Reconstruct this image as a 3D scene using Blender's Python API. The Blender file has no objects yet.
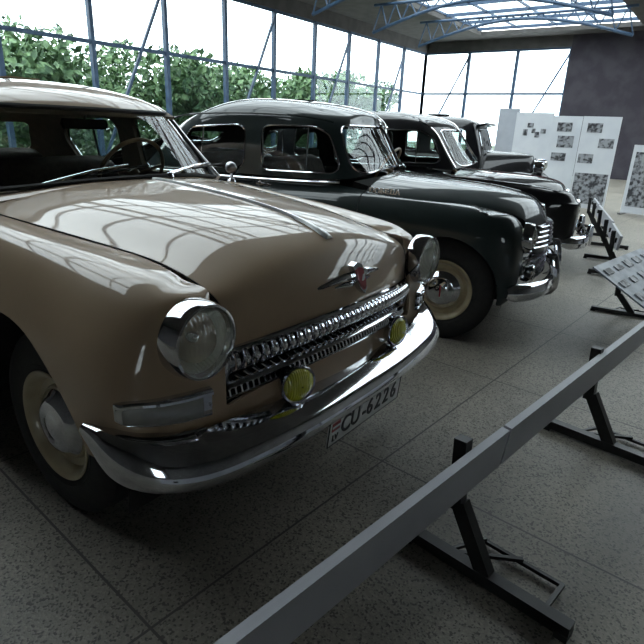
import bpy, bmesh, math, random
import numpy as np
from mathutils import Matrix, Vector
random.seed(4)
PI = math.pi
scn = bpy.context.scene
COL = scn.collection

# ------------------------------------------------------------------ camera
cam_d = bpy.data.cameras.new('camera'); cam = bpy.data.objects.new('camera', cam_d); COL.objects.link(cam)
yaw, pitch, roll = 2.1927, -0.3453, 0.0413
f = np.array([math.cos(pitch)*math.cos(yaw), math.cos(pitch)*math.sin(yaw), math.sin(pitch)])
r = np.cross(f, [0, 0, 1]); r /= np.linalg.norm(r); u = np.cross(r, f)
r2 = math.cos(roll)*r + math.sin(roll)*u; u2 = -math.sin(roll)*r + math.cos(roll)*u
M = Matrix(((r2[0], u2[0], -f[0], 0.9307), (r2[1], u2[1], -f[1], -1.5939), (r2[2], u2[2], -f[2], 1.4157), (0, 0, 0, 1)))
cam.matrix_world = M
cam_d.sensor_fit = 'HORIZONTAL'; cam_d.sensor_width = 36.0; cam_d.lens = 36.0*541.26/644.0
cam_d.clip_start = 0.05; cam_d.clip_end = 500
scn.camera = cam

# ------------------------------------------------------------------ world, light, exposure
scn.view_settings.view_transform = 'Standard'; scn.view_settings.look = 'None'
scn.view_settings.gamma = 1.0; scn.view_settings.use_curve_mapping = False
scn.view_settings.exposure = 0.0
world = bpy.data.worlds.new('overcast_sky'); scn.world = world; world.use_nodes = True
wn = world.node_tree; wn.nodes.clear()
wo = wn.nodes.new('ShaderNodeOutputWorld'); wb = wn.nodes.new('ShaderNodeBackground')
wb.inputs['Color'].default_value = (1.0, 0.975, 0.935, 1); wb.inputs['Strength'].default_value = 6.0
wn.links.new(wb.outputs[0], wo.inputs[0])

# ------------------------------------------------------------------ materials
MATS = {}
def mat(name, col, rough=0.5, metal=0.0, coat=0.0, coat_rough=0.03, spec=0.5, emit=None, flake=0.0):
    m = bpy.data.materials.new(name); m.use_nodes = True
    b = m.node_tree.nodes['Principled BSDF']
    b.inputs['Base Color'].default_value = (*col, 1)
    b.inputs['Roughness'].default_value = rough; b.inputs['Metallic'].default_value = metal
    b.inputs['Coat Weight'].default_value = coat; b.inputs['Coat Roughness'].default_value = coat_rough
    b.inputs['Specular IOR Level'].default_value = spec
    if emit: b.inputs['Emission Color'].default_value = (*emit[0], 1); b.inputs['Emission Strength'].default_value = emit[1]
    MATS[name] = m
    return m
def nodes(m): return m.node_tree.nodes, m.node_tree.links, m.node_tree.nodes['Principled BSDF']
def noise_color(m, c1, c2, scale=5.0, detail=4, p0=0.4, p1=0.6, bump=0.0):
    n, l, b = nodes(m)
    tc = n.new('ShaderNodeTexCoord'); nz = n.new('ShaderNodeTexNoise'); nz.inputs['Scale'].default_value = scale; nz.inputs['Detail'].default_value = detail
    l.new(tc.outputs['Object'], nz.inputs['Vector'])
    cr = n.new('ShaderNodeValToRGB'); cr.color_ramp.elements[0].position = p0; cr.color_ramp.elements[1].position = p1
    cr.color_ramp.elements[0].color = (*c1, 1); cr.color_ramp.elements[1].color = (*c2, 1)
    l.new(nz.outputs['Fac'], cr.inputs['Fac']); l.new(cr.outputs['Color'], b.inputs['Base Color'])
    if bump:
        bp = n.new('ShaderNodeBump'); bp.inputs['Strength'].default_value = bump; bp.inputs['Distance'].default_value = 0.01
        l.new(nz.outputs['Fac'], bp.inputs['Height']); l.new(bp.outputs['Normal'], b.inputs['Normal'])
    return m
beige = mat('beige_paint', (0.33, 0.25, 0.175), 0.5, 0.0, 0.85, 0.035, 0.2)
noise_color(beige, (0.325, 0.233, 0.152), (0.352, 0.254, 0.167), 3.0)
green = mat('dark_green_paint', (0.010, 0.017, 0.017), 0.5, 0.0, 0.8, 0.04, 0.15)
noise_color(green, (0.009, 0.0155, 0.0155), (0.012, 0.020, 0.020), 3.0)
black = mat('black_paint', (0.004, 0.004, 0.005), 0.5, 0.0, 0.8, 0.03, 0.1)
noise_color(black, (0.0035, 0.0035, 0.0045), (0.005, 0.005, 0.006), 3.0)
chrome = mat('chrome', (0.62, 0.63, 0.66), 0.07, 1.0)
noise_color(chrome, (0.56, 0.57, 0.60), (0.66, 0.67, 0.70), 14.0)
dull = mat('dull_metal', (0.35, 0.35, 0.37), 0.3, 1.0); noise_color(dull, (0.3, 0.3, 0.32), (0.4, 0.4, 0.42), 20)
rubber = mat('tyre_rubber', (0.009, 0.009, 0.010), 0.72); noise_color(rubber, (0.008, 0.008, 0.009), (0.014, 0.014, 0.014), 25)
cream = mat('cream_rim_paint', (0.36, 0.30, 0.19), 0.4, 0, 0.4); noise_color(cream, (0.33, 0.27, 0.17), (0.39, 0.33, 0.21), 12)
dark = mat('dark_underbody', (0.006, 0.006, 0.006), 0.9); noise_color(dark, (0.004, 0.004, 0.004), (0.009, 0.009, 0.009), 9)
seatm = mat('brown_upholstery', (0.045, 0.032, 0.026), 0.85); noise_color(seatm, (0.035, 0.025, 0.02), (0.055, 0.04, 0.032), 30)
headm = mat('headliner', (0.22, 0.185, 0.15), 0.9); noise_color(headm, (0.2, 0.17, 0.138), (0.24, 0.2, 0.163), 20)
ivory = mat('ivory_plastic', (0.23, 0.15, 0.08), 0.35); noise_color(ivory, (0.2, 0.13, 0.07), (0.26, 0.17, 0.09), 12)
platem = mat('plate_white', (0.62, 0.63, 0.62), 0.45); noise_color(platem, (0.56, 0.57, 0.56), (0.66, 0.67, 0.66), 15)
plateb = mat('plate_black', (0.01, 0.01, 0.012), 0.5); noise_color(plateb, (0.008, 0.008, 0.01), (0.015, 0.015, 0.018), 15)
redm = mat('enamel_red', (0.28, 0.012, 0.02), 0.3, 0, 0.6); noise_color(redm, (0.25, 0.01, 0.018), (0.32, 0.016, 0.025), 15)
whitem = mat('enamel_white', (0.6, 0.6, 0.6), 0.4); noise_color(whitem, (0.55, 0.55, 0.55), (0.65, 0.65, 0.65), 15)
steelb = mat('black_steel', (0.007, 0.007, 0.008), 0.45); noise_color(steelb, (0.005, 0.005, 0.006), (0.010, 0.010, 0.011), 15)
greyboard = mat('grey_board', (0.33, 0.335, 0.36), 0.5); noise_color(greyboard, (0.32, 0.325, 0.35), (0.345, 0.35, 0.375), 4)
blueframe = mat('blue_painted_steel', (0.035, 0.075, 0.14), 0.5); noise_color(blueframe, (0.03, 0.065, 0.125), (0.045, 0.09, 0.16), 6)
wallm = mat('dark_wall_plaster', (0.08, 0.076, 0.072), 0.9); noise_color(wallm, (0.07, 0.067, 0.064), (0.09, 0.086, 0.082), 3)
ceilm = mat('ceiling_boards', (0.09, 0.085, 0.08), 0.9); noise_color(ceilm, (0.08, 0.076, 0.072), (0.10, 0.096, 0.092), 3)
panelw = mat('white_display_board', (0.62, 0.64, 0.68), 0.55); noise_color(panelw, (0.60, 0.62, 0.66), (0.65, 0.67, 0.70), 3)
darkwall = mat('dark_back_wall', (0.04, 0.036, 0.045), 0.9); noise_color(darkwall, (0.035, 0.03, 0.04), (0.05, 0.045, 0.055), 2)
panelg = mat('grey_display_board', (0.36, 0.38, 0.42), 0.6); noise_color(panelg, (0.34, 0.36, 0.40), (0.38, 0.40, 0.44), 3)
maroon = mat('maroon_paint', (0.05, 0.008, 0.01), 0.35, 0, 1.0); noise_color(maroon, (0.045, 0.007, 0.009), (0.06, 0.01, 0.012), 4)

def glass_mat(name, tint=(0.9, 0.95, 0.93), ior=1.5, rough=0.0, boost=0.0, grz=0.55):
    m = bpy.data.materials.new(name); m.use_nodes = True
    n, l = m.node_tree.nodes, m.node_tree.links; n.clear()
    o = n.new('ShaderNodeOutputMaterial'); t = n.new('ShaderNodeBsdfTransparent'); g = n.new('ShaderNodeBsdfGlossy')
    nz = n.new('ShaderNodeTexNoise'); nz.inputs['Scale'].default_value = 2.0
    hs = n.new('ShaderNodeMixRGB'); hs.inputs[1].default_value = (*tint, 1); hs.inputs[2].default_value = (*[c*0.97 for c in tint], 1)
    l.new(nz.outputs['Fac'], hs.inputs[0]); l.new(hs.outputs[0], t.inputs['Color'])
    g.inputs['Roughness'].default_value = rough; g.inputs['Color'].default_value = (1, 1, 1, 1)
    ge = n.new('ShaderNodeNewGeometry'); dt = n.new('ShaderNodeVectorMath'); dt.operation = 'DOT_PRODUCT'; l.new(ge.outputs['Normal'], dt.inputs[0]); l.new(ge.outputs['Incoming'], dt.inputs[1])
    def mth(op, a, b_):
        x = n.new('ShaderNodeMath'); x.operation = op; x.use_clamp = op in ('ADD',)
        for i, v in enumerate((a, b_)):
            if v is None: continue
            if isinstance(v, (int, float)): x.inputs[i].default_value = v
            else: l.new(v, x.inputs[i])
        return x.outputs[0]
    r0 = ((ior-1)/(ior+1))**2*1.2
    c = mth('ABSOLUTE', dt.outputs['Value'], None); q = mth('SUBTRACT', 1.0, c); p5 = mth('POWER', q, 5.0); k = mth('MULTIPLY', p5, grz); fac = mth('ADD', k, r0+boost)
    mx = n.new('ShaderNodeMixShader')
    l.new(fac, mx.inputs[0]); l.new(t.outputs[0], mx.inputs[1]); l.new(g.outputs[0], mx.inputs[2]); l.new(mx.outputs[0], o.inputs[0])
    MATS[name] = m
    return m
glass = glass_mat('window_glass', (0.80, 0.86, 0.84), 1.5)
winglass = glass_mat('hall_glazing', (0.86, 0.93, 0.97), 1.45)
lensglass = glass_mat('lamp_lens_glass', (0.72, 0.76, 0.74), 1.6, 0.06, 0.06)
def ribbed(name, col, rough, metal, trans, scale):
    m = mat(name, col, rough, metal); n, l, b = nodes(m)
    tc = n.new('ShaderNodeTexCoord'); w = n.new('ShaderNodeTexWave'); w.bands_direction = 'Y'; w.inputs['Scale'].default_value = scale; w.inputs['Distortion'].default_value = 0.3
    l.new(tc.outputs['Object'], w.inputs['Vector']); bp = n.new('ShaderNodeBump'); bp.inputs['Strength'].default_value = 0.6; bp.inputs['Distance'].default_value = 0.004
    l.new(w.outputs['Fac'], bp.inputs['Height']); l.new(bp.outputs['Normal'], b.inputs['Normal'])
    return m
refl = ribbed('lamp_reflector', (0.70, 0.72, 0.64), 0.45, 0.35, 0, 28)
yellow = ribbed('yellow_fog_glass', (0.48, 0.47, 0.02), 0.18, 0.0, 0, 40)
yellow.node_tree.nodes['Principled BSDF'].inputs['Coat Weight'].default_value = 1.0
clearlamp = mat('pale_lamp_lens', (0.30, 0.30, 0.29), 0.15, 0.6); noise_color(clearlamp, (0.27, 0.27, 0.26), (0.33, 0.33, 0.32), 9)

def lens_mat():
    m = glass_mat('ribbed_headlamp_glass', (0.92, 0.93, 0.88), 1.6, 0.05, 0.05, 0.9); n, l = m.node_tree.nodes, m.node_tree.links
    out = [q for q in n if q.type == 'OUTPUT_MATERIAL'][0]; src = out.inputs[0].links[0].from_socket
    p = n.new('ShaderNodeBsdfPrincipled'); p.inputs['Base Color'].default_value = (0.60, 0.60, 0.50, 1); p.inputs['Roughness'].default_value = 0.12
    tc = n.new('ShaderNodeTexCoord'); w = n.new('ShaderNodeTexWave'); w.bands_direction = 'Y'; w.inputs['Scale'].default_value = 26; w.inputs['Distortion'].default_value = 0.4
    l.new(tc.outputs['Object'], w.inputs['Vector']); bp = n.new('ShaderNodeBump'); bp.inputs['Strength'].default_value = 0.8; bp.inputs['Distance'].default_value = 0.004
    l.new(w.outputs['Fac'], bp.inputs['Height']); l.new(bp.outputs['Normal'], p.inputs['Normal'])
    gl = [q for q in n if q.type == 'BSDF_GLOSSY'][0]; l.new(bp.outputs['Normal'], gl.inputs['Normal'])
    mx = n.new('ShaderNodeMixShader'); mx.inputs[0].default_value = 0.30; l.new(src, mx.inputs[1]); l.new(p.outputs[0], mx.inputs[2]); l.new(mx.outputs[0], out.inputs[0])
    return m
lensglass = lens_mat()
def floor_mat():
    m = mat('terrazzo_floor', (0.2, 0.19, 0.17), 0.42); n, l, b = nodes(m)
    tc = n.new('ShaderNodeTexCoord')
    mp = n.new('ShaderNodeMapping'); mp.inputs['Rotation'].default_value = (0, 0, 0.080); mp.inputs['Location'].default_value = (0, 0, 0)
    l.new(tc.outputs['Object'], mp.inputs['Vector'])
    sep = n.new('ShaderNodeSeparateXYZ'); l.new(mp.outputs[0], sep.inputs[0])
    def joint(sock, off, size):
        a = n.new('ShaderNodeMath'); a.operation = 'ADD'; a.inputs[1].default_value = off; l.new(sock, a.inputs[0])
        p = n.new('ShaderNodeMath'); p.operation = 'PINGPONG'; p.inputs[1].default_value = size/2; l.new(a.outputs[0], p.inputs[0])
        c = n.new('ShaderNodeMath'); c.operation = 'LESS_THAN'; c.inputs[1].default_value = 0.0045; l.new(p.outputs[0], c.inputs[0])
        return c.outputs[0]
    jx = joint(sep.outputs[0], 0.075, 1.19); jy = joint(sep.outputs[1], -0.285, 1.19)
    mxj = n.new('ShaderNodeMath'); mxj.operation = 'MAXIMUM'; l.new(jx, mxj.inputs[0]); l.new(jy, mxj.inputs[1])
    v = n.new('ShaderNodeTexVoronoi'); v.inputs['Scale'].default_value = 150.0; l.new(tc.outputs['Object'], v.inputs['Vector'])
    ramp = n.new('ShaderNodeValToRGB'); e = ramp.color_ramp.elements
    e[0].position = 0.0; e[0].color = (0.07, 0.062, 0.052, 1); e[1].position = 1.0; e[1].color = (0.27, 0.245, 0.205, 1)
    e2 = e.new(0.16); e2.color = (0.08, 0.072, 0.06, 1); e3 = e.new(0.22); e3.color = (0.19, 0.172, 0.142, 1); e4 = e.new(0.75); e4.color = (0.225, 0.204, 0.170, 1)
    sc = n.new('ShaderNodeSeparateColor'); l.new(v.outputs['Color'], sc.inputs[0]); l.new(sc.outputs[0], ramp.inputs[0])
    nz = n.new('ShaderNodeTexNoise'); nz.inputs['Scale'].default_value = 1.6; nz.inputs['Detail'].default_value = 5; l.new(tc.outputs['Object'], nz.inputs['Vector'])
    r2_ = n.new('ShaderNodeMapRange'); r2_.inputs['From Min'].default_value = 0.3; r2_.inputs['From Max'].default_value = 0.7; r2_.inputs['To Min'].default_value = 0.72; r2_.inputs['To Max'].default_value = 1.15
    l.new(nz.outputs['Fac'], r2_.inputs['Value'])
    mul = n.new('ShaderNodeMixRGB'); mul.blend_type = 'MULTIPLY'; mul.inputs[0].default_value = 1.0; l.new(ramp.outputs[0], mul.inputs[1]); l.new(r2_.outputs[0], mul.inputs[2])
    mj = n.new('ShaderNodeMixRGB'); mj.inputs[2].default_value = (0.05, 0.045, 0.04, 1); l.new(mxj.outputs[0], mj.inputs[0]); l.new(mul.outputs[0], mj.inputs[1])
    l.new(mj.outputs[0], b.inputs['Base Color'])
    rr = n.new('ShaderNodeMapRange'); rr.inputs['To Min'].default_value = 0.42; rr.inputs['To Max'].default_value = 0.68; l.new(nz.outputs['Fac'], rr.inputs['Value']); l.new(rr.outputs[0], b.inputs['Roughness'])
    bp = n.new('ShaderNodeBump'); bp.inputs['Strength'].default_value = 0.25; bp.inputs['Distance'].default_value = 0.002
    l.new(v.outputs['Distance'], bp.inputs['Height']); l.new(bp.outputs[0], b.inputs['Normal'])
    return m
floorm = floor_mat()
leafm = mat('garden_leaves', (0.04, 0.09, 0.03), 0.7); noise_color(leafm, (0.035, 0.085, 0.035), (0.14, 0.24, 0.10), 4.0, 6)
grassm = mat('lawn_grass', (0.06, 0.1, 0.03), 0.9); noise_color(grassm, (0.022, 0.04, 0.015), (0.04, 0.065, 0.022), 2.0, 6)
woodm = mat('bark', (0.05, 0.04, 0.03), 0.9); noise_color(woodm, (0.04, 0.03, 0.022), (0.07, 0.055, 0.04), 9)

# ------------------------------------------------------------------ helpers
def tagp(o, label=None, cat=None, group=None, kind=None):
    if label: o['label'] = label
    if cat: o['category'] = cat
    if group: o['group'] = group
    if kind: o['kind'] = kind
    return o
def empty(name, loc, label=None, cat=None, group=None, rz=0):
    o = bpy.data.objects.new(name, None); COL.objects.link(o); o.location = loc; o.rotation_euler = (0, 0, rz); o.empty_display_size = 0.1
    return tagp(o, label, cat, group)
def link(name, V, F, m, parent=None, angle=38, smooth=True, label=None):
    me = bpy.data.meshes.new(name); me.from_pydata([tuple(map(float, v)) for v in V], [], [tuple(int(i) for i in q) for q in F]); me.validate(); me.update()
    if smooth:
        me.polygons.foreach_set('use_smooth', [True]*len(me.polygons)); me.set_sharp_from_angle(angle=math.radians(angle))
    me.materials.append(m)
    o = bpy.data.objects.new(name, me); COL.objects.link(o)
    if parent is not None: o.parent = parent
    if label: o['label'] = label
    return o
def empty_part(name, parent, loc=(0, 0, 0)):
    o = bpy.data.objects.new(name, None); COL.objects.link(o); o.parent = parent; o.location = loc; return o
class MB:
    def __init__(s): s.V = []; s.F = []
    def add(s, V, F):
        b = len(s.V); s.V += [tuple(map(float, v)) for v in V]; s.F += [tuple(i+b for i in q) for q in F]; return s
    def box(s, c, d, rz=0, ry=0, rx=0):
        R = Matrix.Rotation(rz, 3, 'Z') @ Matrix.Rotation(ry, 3, 'Y') @ Matrix.Rotation(rx, 3, 'X'); c = Vector(c)
        V = [c + R @ Vector((x*d[0]/2, y*d[1]/2, z*d[2]/2)) for x in (-1, 1) for y in (-1, 1) for z in (-1, 1)]
        return s.add(V, [(0, 1, 3, 2), (4, 6, 7, 5), (0, 4, 5, 1), (2, 3, 7, 6), (0, 2, 6, 4), (1, 5, 7, 3)])
    def bar(s, a, b, w, h):      # box beam from a to b
        a, b = Vector(a), Vector(b); d = (b-a); L = d.length; d.normalize()
        up = Vector((0, 0, 1)) if abs(d.z) < 0.98 else Vector((1, 0, 0)); sd = d.cross(up).normalized(); up = sd.cross(d)
        V = [p + sd*(i*w/2) + up*(j*h/2) for p in (a, b) for i in (-1, 1) for j in (-1, 1)]
        return s.add(V, [(0, 1, 3, 2), (4, 6, 7, 5), (0, 4, 5, 1), (2, 3, 7, 6), (0, 2, 6, 4), (1, 5, 7, 3)])
    def tube(s, P, rad, n=8, closed=False):
        P = [Vector(p) for p in P]; k = len(P); rads = rad if hasattr(rad, '__len__') else [rad]*k
        prev = None; V = []
        for i in range(k):
            a = P[i-1] if (i > 0 or closed) else P[i]; b = P[(i+1) % k] if (i < k-1 or closed) else P[i]
            t = (b-a); t = t.normalized() if t.length > 1e-9 else Vector((1, 0, 0))
            if prev is None:
                up = Vector((0, 0, 1)) if abs(t.z) < 0.9 else Vector((1, 0, 0)); nrm = t.cross(up).normalized()
            else:
                nrm = (prev - t*prev.dot(t)); nrm = nrm.normalized() if nrm.length > 1e-6 else prev
            prev = nrm; bn = t.cross(nrm)
            for j in range(n):
                a_ = 2*PI*j/n; V.append(P[i] + (nrm*math.cos(a_) + bn*math.sin(a_))*rads[i])
        F = []
        for i in range(k if closed else k-1):
            for j in range(n):
                i2 = (i+1) % k; F.append((i*n+j, i*n+(j+1) % n, i2*n+(j+1) % n, i2*n+j))
        if not closed: F += [tuple(range(n-1, -1, -1)), tuple(range((k-1)*n, k*n))]
        return s.add(V, F)
    def lathe(s, prof, o=(0, 0, 0), axis='y', n=40, sgn=1):   # prof list of (radius, along)
        V = []; F = []; k = len(prof)
        for (rr, a) in prof:
            for j in range(n):
                t = 2*PI*j/n; c, q = rr*math.cos(t), rr*math.sin(t); a_ = a*sgn
                p = {'y': (c, a_, q), 'x': (a_, c, q), 'z': (c, q, a_)}[axis]
                V.append((p[0]+o[0], p[1]+o[1], p[2]+o[2]))
        for i in range(k-1):
            for j in range(n): F.append((i*n+j, i*n+(j+1) % n, (i+1)*n+(j+1) % n, (i+1)*n+j))
        return s.add(V, F)
    def build(s, name, m, parent=None, **kw): return link(name, s.V, s.F, m, parent, **kw)

def bsp(P, us, tight=3):
    P = np.array(P, float); C = P.copy()
    for _ in range(tight):
        K = C.copy(); K[1:-1] = (C[:-2]+4*C[1:-1]+C[2:])/6; C = C + (P-K)
    C = np.concatenate([[2*C[0]-C[1]], C, [2*C[-1]-C[-2]]])
    us = np.asarray(us, float); i = np.clip(np.floor(us).astype(int), 0, len(P)-2); t = us-i
    w = [(1-t)**3/6, (3*t**3-6*t**2+4)/6, (-3*t**3+3*t**2+3*t+1)/6, t**3/6]
    sh = (-1,)+(1,)*(P.ndim-1)
    return sum(w[k].reshape(sh)*C[i+k] for k in range(4))
def bsp_closed(P, n, tight=3):
    P = np.array(P, float); k = 5
    Q = np.concatenate([P[-k:], P, P[:k+1]]); us = k + np.linspace(0, len(P), n*len(P), endpoint=False)
    return bsp(Q, us, tight)
def grid_faces(nu, nv, closed_u=False):
    F = []
    for i in range(nu if closed_u else nu-1):
        i2 = (i+1) % nu
        for j in range(nv-1): F.append((i*nv+j, i*nv+j+1, i2*nv+j+1, i2*nv+j))
    return F
def surf(net, nu, nv, tight=3, closed_u=False):
    """net[u][v] -> dense grid"""
    net = np.array(net, float)
    if closed_u: A = bsp_closed(net, nu, tight)
    else: A = bsp(net, np.linspace(0, net.shape[0]-1, nu*(net.shape[0]-1)+1), tight)
    B = bsp(A.transpose(1, 0, 2), np.linspace(0, net.shape[1]-1, nv*(net.shape[1]-1)+1), tight).transpose(1, 0, 2)
    Fc = grid_faces(B.shape[0], B.shape[1], closed_u)
    return B.reshape(-1, 3), ([q[::-1] for q in Fc] if closed_u else Fc)
def mirror_ring(cols):
    """cols[j][level] j from front centre (y=0) to rear centre -> closed ring of columns"""
    c = [list(x) for x in cols]
    return c + [[(p[0], -p[1], p[2]) for p in x] for x in c[-2:0:-1]]
def clip(VF, fn, keep=1):
    """keep the region where keep*fn(points) >= 0"""
    V, F = VF; V = np.asarray(V, float)
    if len(V) == 0: return V, F
    D = keep*fn(V); NV = []; vm = {}; em = {}; NF = []
    def gv(i):
        if i not in vm: vm[i] = len(NV); NV.append(V[i])
        return vm[i]
    def ge(a, b):
        key = (min(a, b), max(a, b))
        if key not in em:
            a, b = key; p, q = V[a], V[b]; da, db = D[a], D[b]; lo, hi = 0.0, 1.0
            for _ in range(3):
                t = lo + (hi-lo)*abs(da)/(abs(da)+abs(db)+1e-12); m = p+(q-p)*t; dm = float(keep*fn(m[None])[0])
                if (dm >= 0) == (da >= 0): lo, da = t, dm if abs(dm) > 1e-12 else 1e-12
                else: hi, db = t, dm
                if abs(dm) < 1e-5: break
            em[key] = len(NV); NV.append(m)
        return em[key]
    for q in F:
        s = [D[i] >= 0 for i in q]
        if all(s): NF.append(tuple(gv(i) for i in q)); continue
        if not any(s): continue
        o = []
        for k in range(len(q)):
            a, b = q[k], q[(k+1) % len(q)]
            if s[k]: o.append(gv(a))
            if s[k] != s[(k+1) % len(q)]: o.append(ge(a, b))
        if len(o) >= 3: NF.append(tuple(o))
    return np.array(NV), NF
def normals(V, F):
    N = np.zeros_like(V)
    for q in F:
        p = V[list(q)]; n = np.zeros(3)
        for k in range(1, len(q)-1): n += np.cross(p[k]-p[0], p[k+1]-p[0])
        for i in q: N[i] += n
    L = np.linalg.norm(N, axis=1, keepdims=True); L[L < 1e-12] = 1
    return N/L
def bedges(F):
    E = {}
    for q in F:
        for k in range(len(q)):
            a, b = q[k], q[(k+1) % len(q)]
            if (b, a) in E: del E[(b, a)]
            else: E[(a, b)] = 1
    return list(E)
def weld(V, F, tol=5e-4):
    key = {}; mp = []; NV = []
    for v in V:
        k = tuple(np.round(v/tol).astype(int))
        if k not in key: key[k] = len(NV); NV.append(v)
        mp.append(key[k])
    NF = []
    for q in F:
        o = []
        for i in q:
            j = mp[i]
            if not o or o[-1] != j: o.append(j)
        if len(o) > 1 and o[0] == o[-1]: o.pop()
        if len(o) >= 3 and len(set(o)) == len(o): NF.append(tuple(o))
    return np.array(NV), NF
def thick(VF, t):
    """give a surface real thickness t opposite to its normal"""
    V, F = weld(*VF); N = normals(V, F); n = len(V)
    V2 = np.concatenate([V, V-N*t]); F2 = list(F) + [tuple(i+n for i in reversed(q)) for q in F]
    for a, b in bedges(F): F2.append((b, a, a+n, b+n))
    return V2, F2
def loops(V, F):
    E = bedges(F); nx = {}
    for a, b in E: nx.setdefault(a, []).append(b)
    out = []
    while nx:
        s = next(iter(nx)); L = [s]; c = s
        while c in nx:
            b = nx[c].pop()
            if not nx[c]: del nx[c]
            if b == s: break
            L.append(b); c = b
        if len(L) > 5: out.append([V[i] for i in L])
    return out
def resample(L, d):
    L = np.array(L+[L[0]]); s = np.concatenate([[0], np.cumsum(np.linalg.norm(np.diff(L, axis=0), axis=1))])
    n = max(6, int(s[-1]/d)); t = np.linspace(0, s[-1], n, endpoint=False)
    return np.stack([np.interp(t, s, L[:, k]) for k in range(3)], 1)
def frame_tube(name, VF, rad, m, parent, d=0.02, off=0.0):
    V, F = weld(*VF); b = MB(); N = normals(V, F); V = V+N*off
    for L in loops(V, F):
        R = resample(L, d)
        for _ in range(3): R = (np.roll(R, 1, 0)+2*R+np.roll(R, -1, 0))/4
        b.tube(R, rad, 6, True)
    return b.build(name, m, parent) if b.V else None
def sd_poly(pts, rad=0.0, ax=(0, 2), cond=None):
    """signed distance (positive inside) to a rounded polygon in the plane ax"""
    P = np.array(pts, float)
    c = P.mean(0); area = 0.5*np.sum(P[:, 0]*np.roll(P[:, 1], -1)-np.roll(P[:, 0], -1)*P[:, 1])
    if area < 0: P = P[::-1]
    n = len(P)
    if rad > 0:   # inset
        Q = []
        for i in range(n):
            a, b, d = P[i-1], P[i], P[(i+1) % n]; e1 = (b-a)/np.linalg.norm(b-a); e2 = (d-b)/np.linalg.norm(d-b)
            n1 = np.array([-e1[1], e1[0]]); n2 = np.array([-e2[1], e2[0]]); k = rad/(1+np.dot(n1, n2)); Q.append(b+(n1+n2)*k)
        P = np.array(Q)
    def fn(X):
        X = np.asarray(X); p = X[:, list(ax)]; d = np.full(len(p), 1e9); inside = np.zeros(len(p), bool)
        for i in range(n):
            a, b = P[i], P[(i+1) % n]; e = b-a; w = p-a; t = np.clip((w@e)/(e@e), 0, 1)
            d = np.minimum(d, np.linalg.norm(w-t[:, None]*e, axis=1))
            cr = ((a[1] > p[:, 1]) != (b[1] > p[:, 1])); den = (b[1]-a[1]) if abs(b[1]-a[1]) > 1e-12 else 1e-12
            inside ^= cr & (p[:, 0] < (b[0]-a[0])*(p[:, 1]-a[1])/den+a[0])
        r_ = np.where(inside, d, -d) + rad
        if cond is not None: r_ = np.minimum(r_, cond(X))
        return r_
    return fn
def AND(*fs): return lambda X: np.min([g(X) for g in fs], axis=0)
def OR(*fs): return lambda X: np.max([g(X) for g in fs], axis=0)
def NOT(g): return lambda X: -g(X)
def half(a, s, v): return lambda X: s*(np.asarray(X)[:, a]-v)
def off(g, d): return lambda X: g(X)+d
def disc(cx, cz, R): return lambda X: R-np.hypot(X[:, 0]-cx, X[:, 2]-cz)

# ------------------------------------------------------------------ wheel
def wheel(parent, loc, side, R=0.355, w=0.17, rim=0.205, hub=0.12, rimm=None, capm=None, name='wheel', face_dark=False):
    wh = empty_part(name, parent, loc); rimm = rimm or cream; capm = capm or chrome; s = side; h = w/2
    t = MB().lathe([(rim-.012, -h*.75), (rim+.004, -h*.86), (rim+.05, -h), (R-.055, -h*.98), (R-.02, -h*.83), (R-.004, -h*.66), (R, -h*.3), (R, h*.3), (R-.004, h*.66), (R-.02, h*.83), (R-.055, h*.98), (rim+.05, h), (rim+.03, h*.97), (rim+.028, h*.99), (rim+.004, h*.86), (rim-.012, h*.75)], n=64, sgn=s)
    t.build('tyre', rubber, wh, angle=28)
    g = MB().lathe([(rim-.012, -h*.8), (rim-.03, -h*.3), (rim-.045, 0), (rim-.03, h*.5), (rim-.018, h*.78), (rim-.004, h*.86), (rim+.006, h*.93), (rim+.004, h*.97), (rim-.006, h*.96), (rim-.016, h*.88), (rim-.026, h*.6), (rim-.034, h*.42), (rim-.060, h*.36), (hub+.012, h*.52), (hub-.01, h*.5), (0.02, h*.45), (0, h*.45)], n=64, sgn=s)
    g.build('rim', rimm, wh, angle=50)
    c = MB().lathe([(hub+.004, h*.50), (hub+.006, h*.58), (hub-.002, h*.66), (hub-.016, h*.78), (hub-.032, h*.98), (hub-.045, h*1.02), (hub*.42, h*1.0), (hub*.36, h*1.06), (hub*.18, h*1.1), (0, h*1.11)], n=48, sgn=s)
    c.build('hubcap', capm, wh, angle=60)
    return wh

def headlight(parent, c, R=0.115, depth=0.10, name='headlight'):
    h = empty_part(name, parent, c)
    b = MB().lathe([(R*1.10, -depth), (R*1.12, -depth*.7), (R*1.11, -depth*.25), (R*1.09, 0.0), (R*1.05, .014), (R*.99, .016), (R*.95, .006), (R*.94, -.01), (R*.90, -.02)], axis='x', n=56)
    b.build('bezel', chrome, h, angle=50)
    q = MB().lathe([(R*.93, -.012), (R*.8, -.04), (R*.55, -.072), (R*.25, -.088), (0.004, -.092)], axis='x', n=40)
    q.build('reflector', refl, h, angle=60)
    bb = MB().lathe([(0.0, -.03), (.012, -.034), (.017, -.045), (.014, -.07), (.01, -.09)], axis='x', n=16); bb.build('bulb_shield', chrome, h)
    l = MB().lathe([(R*.95, .004), (R*.8, .018), (R*.55, .030), (R*.28, .037), (0.003, .040)], axis='x', n=40)
    l.build('lens', lensglass, h, angle=60)
    return h

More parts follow.
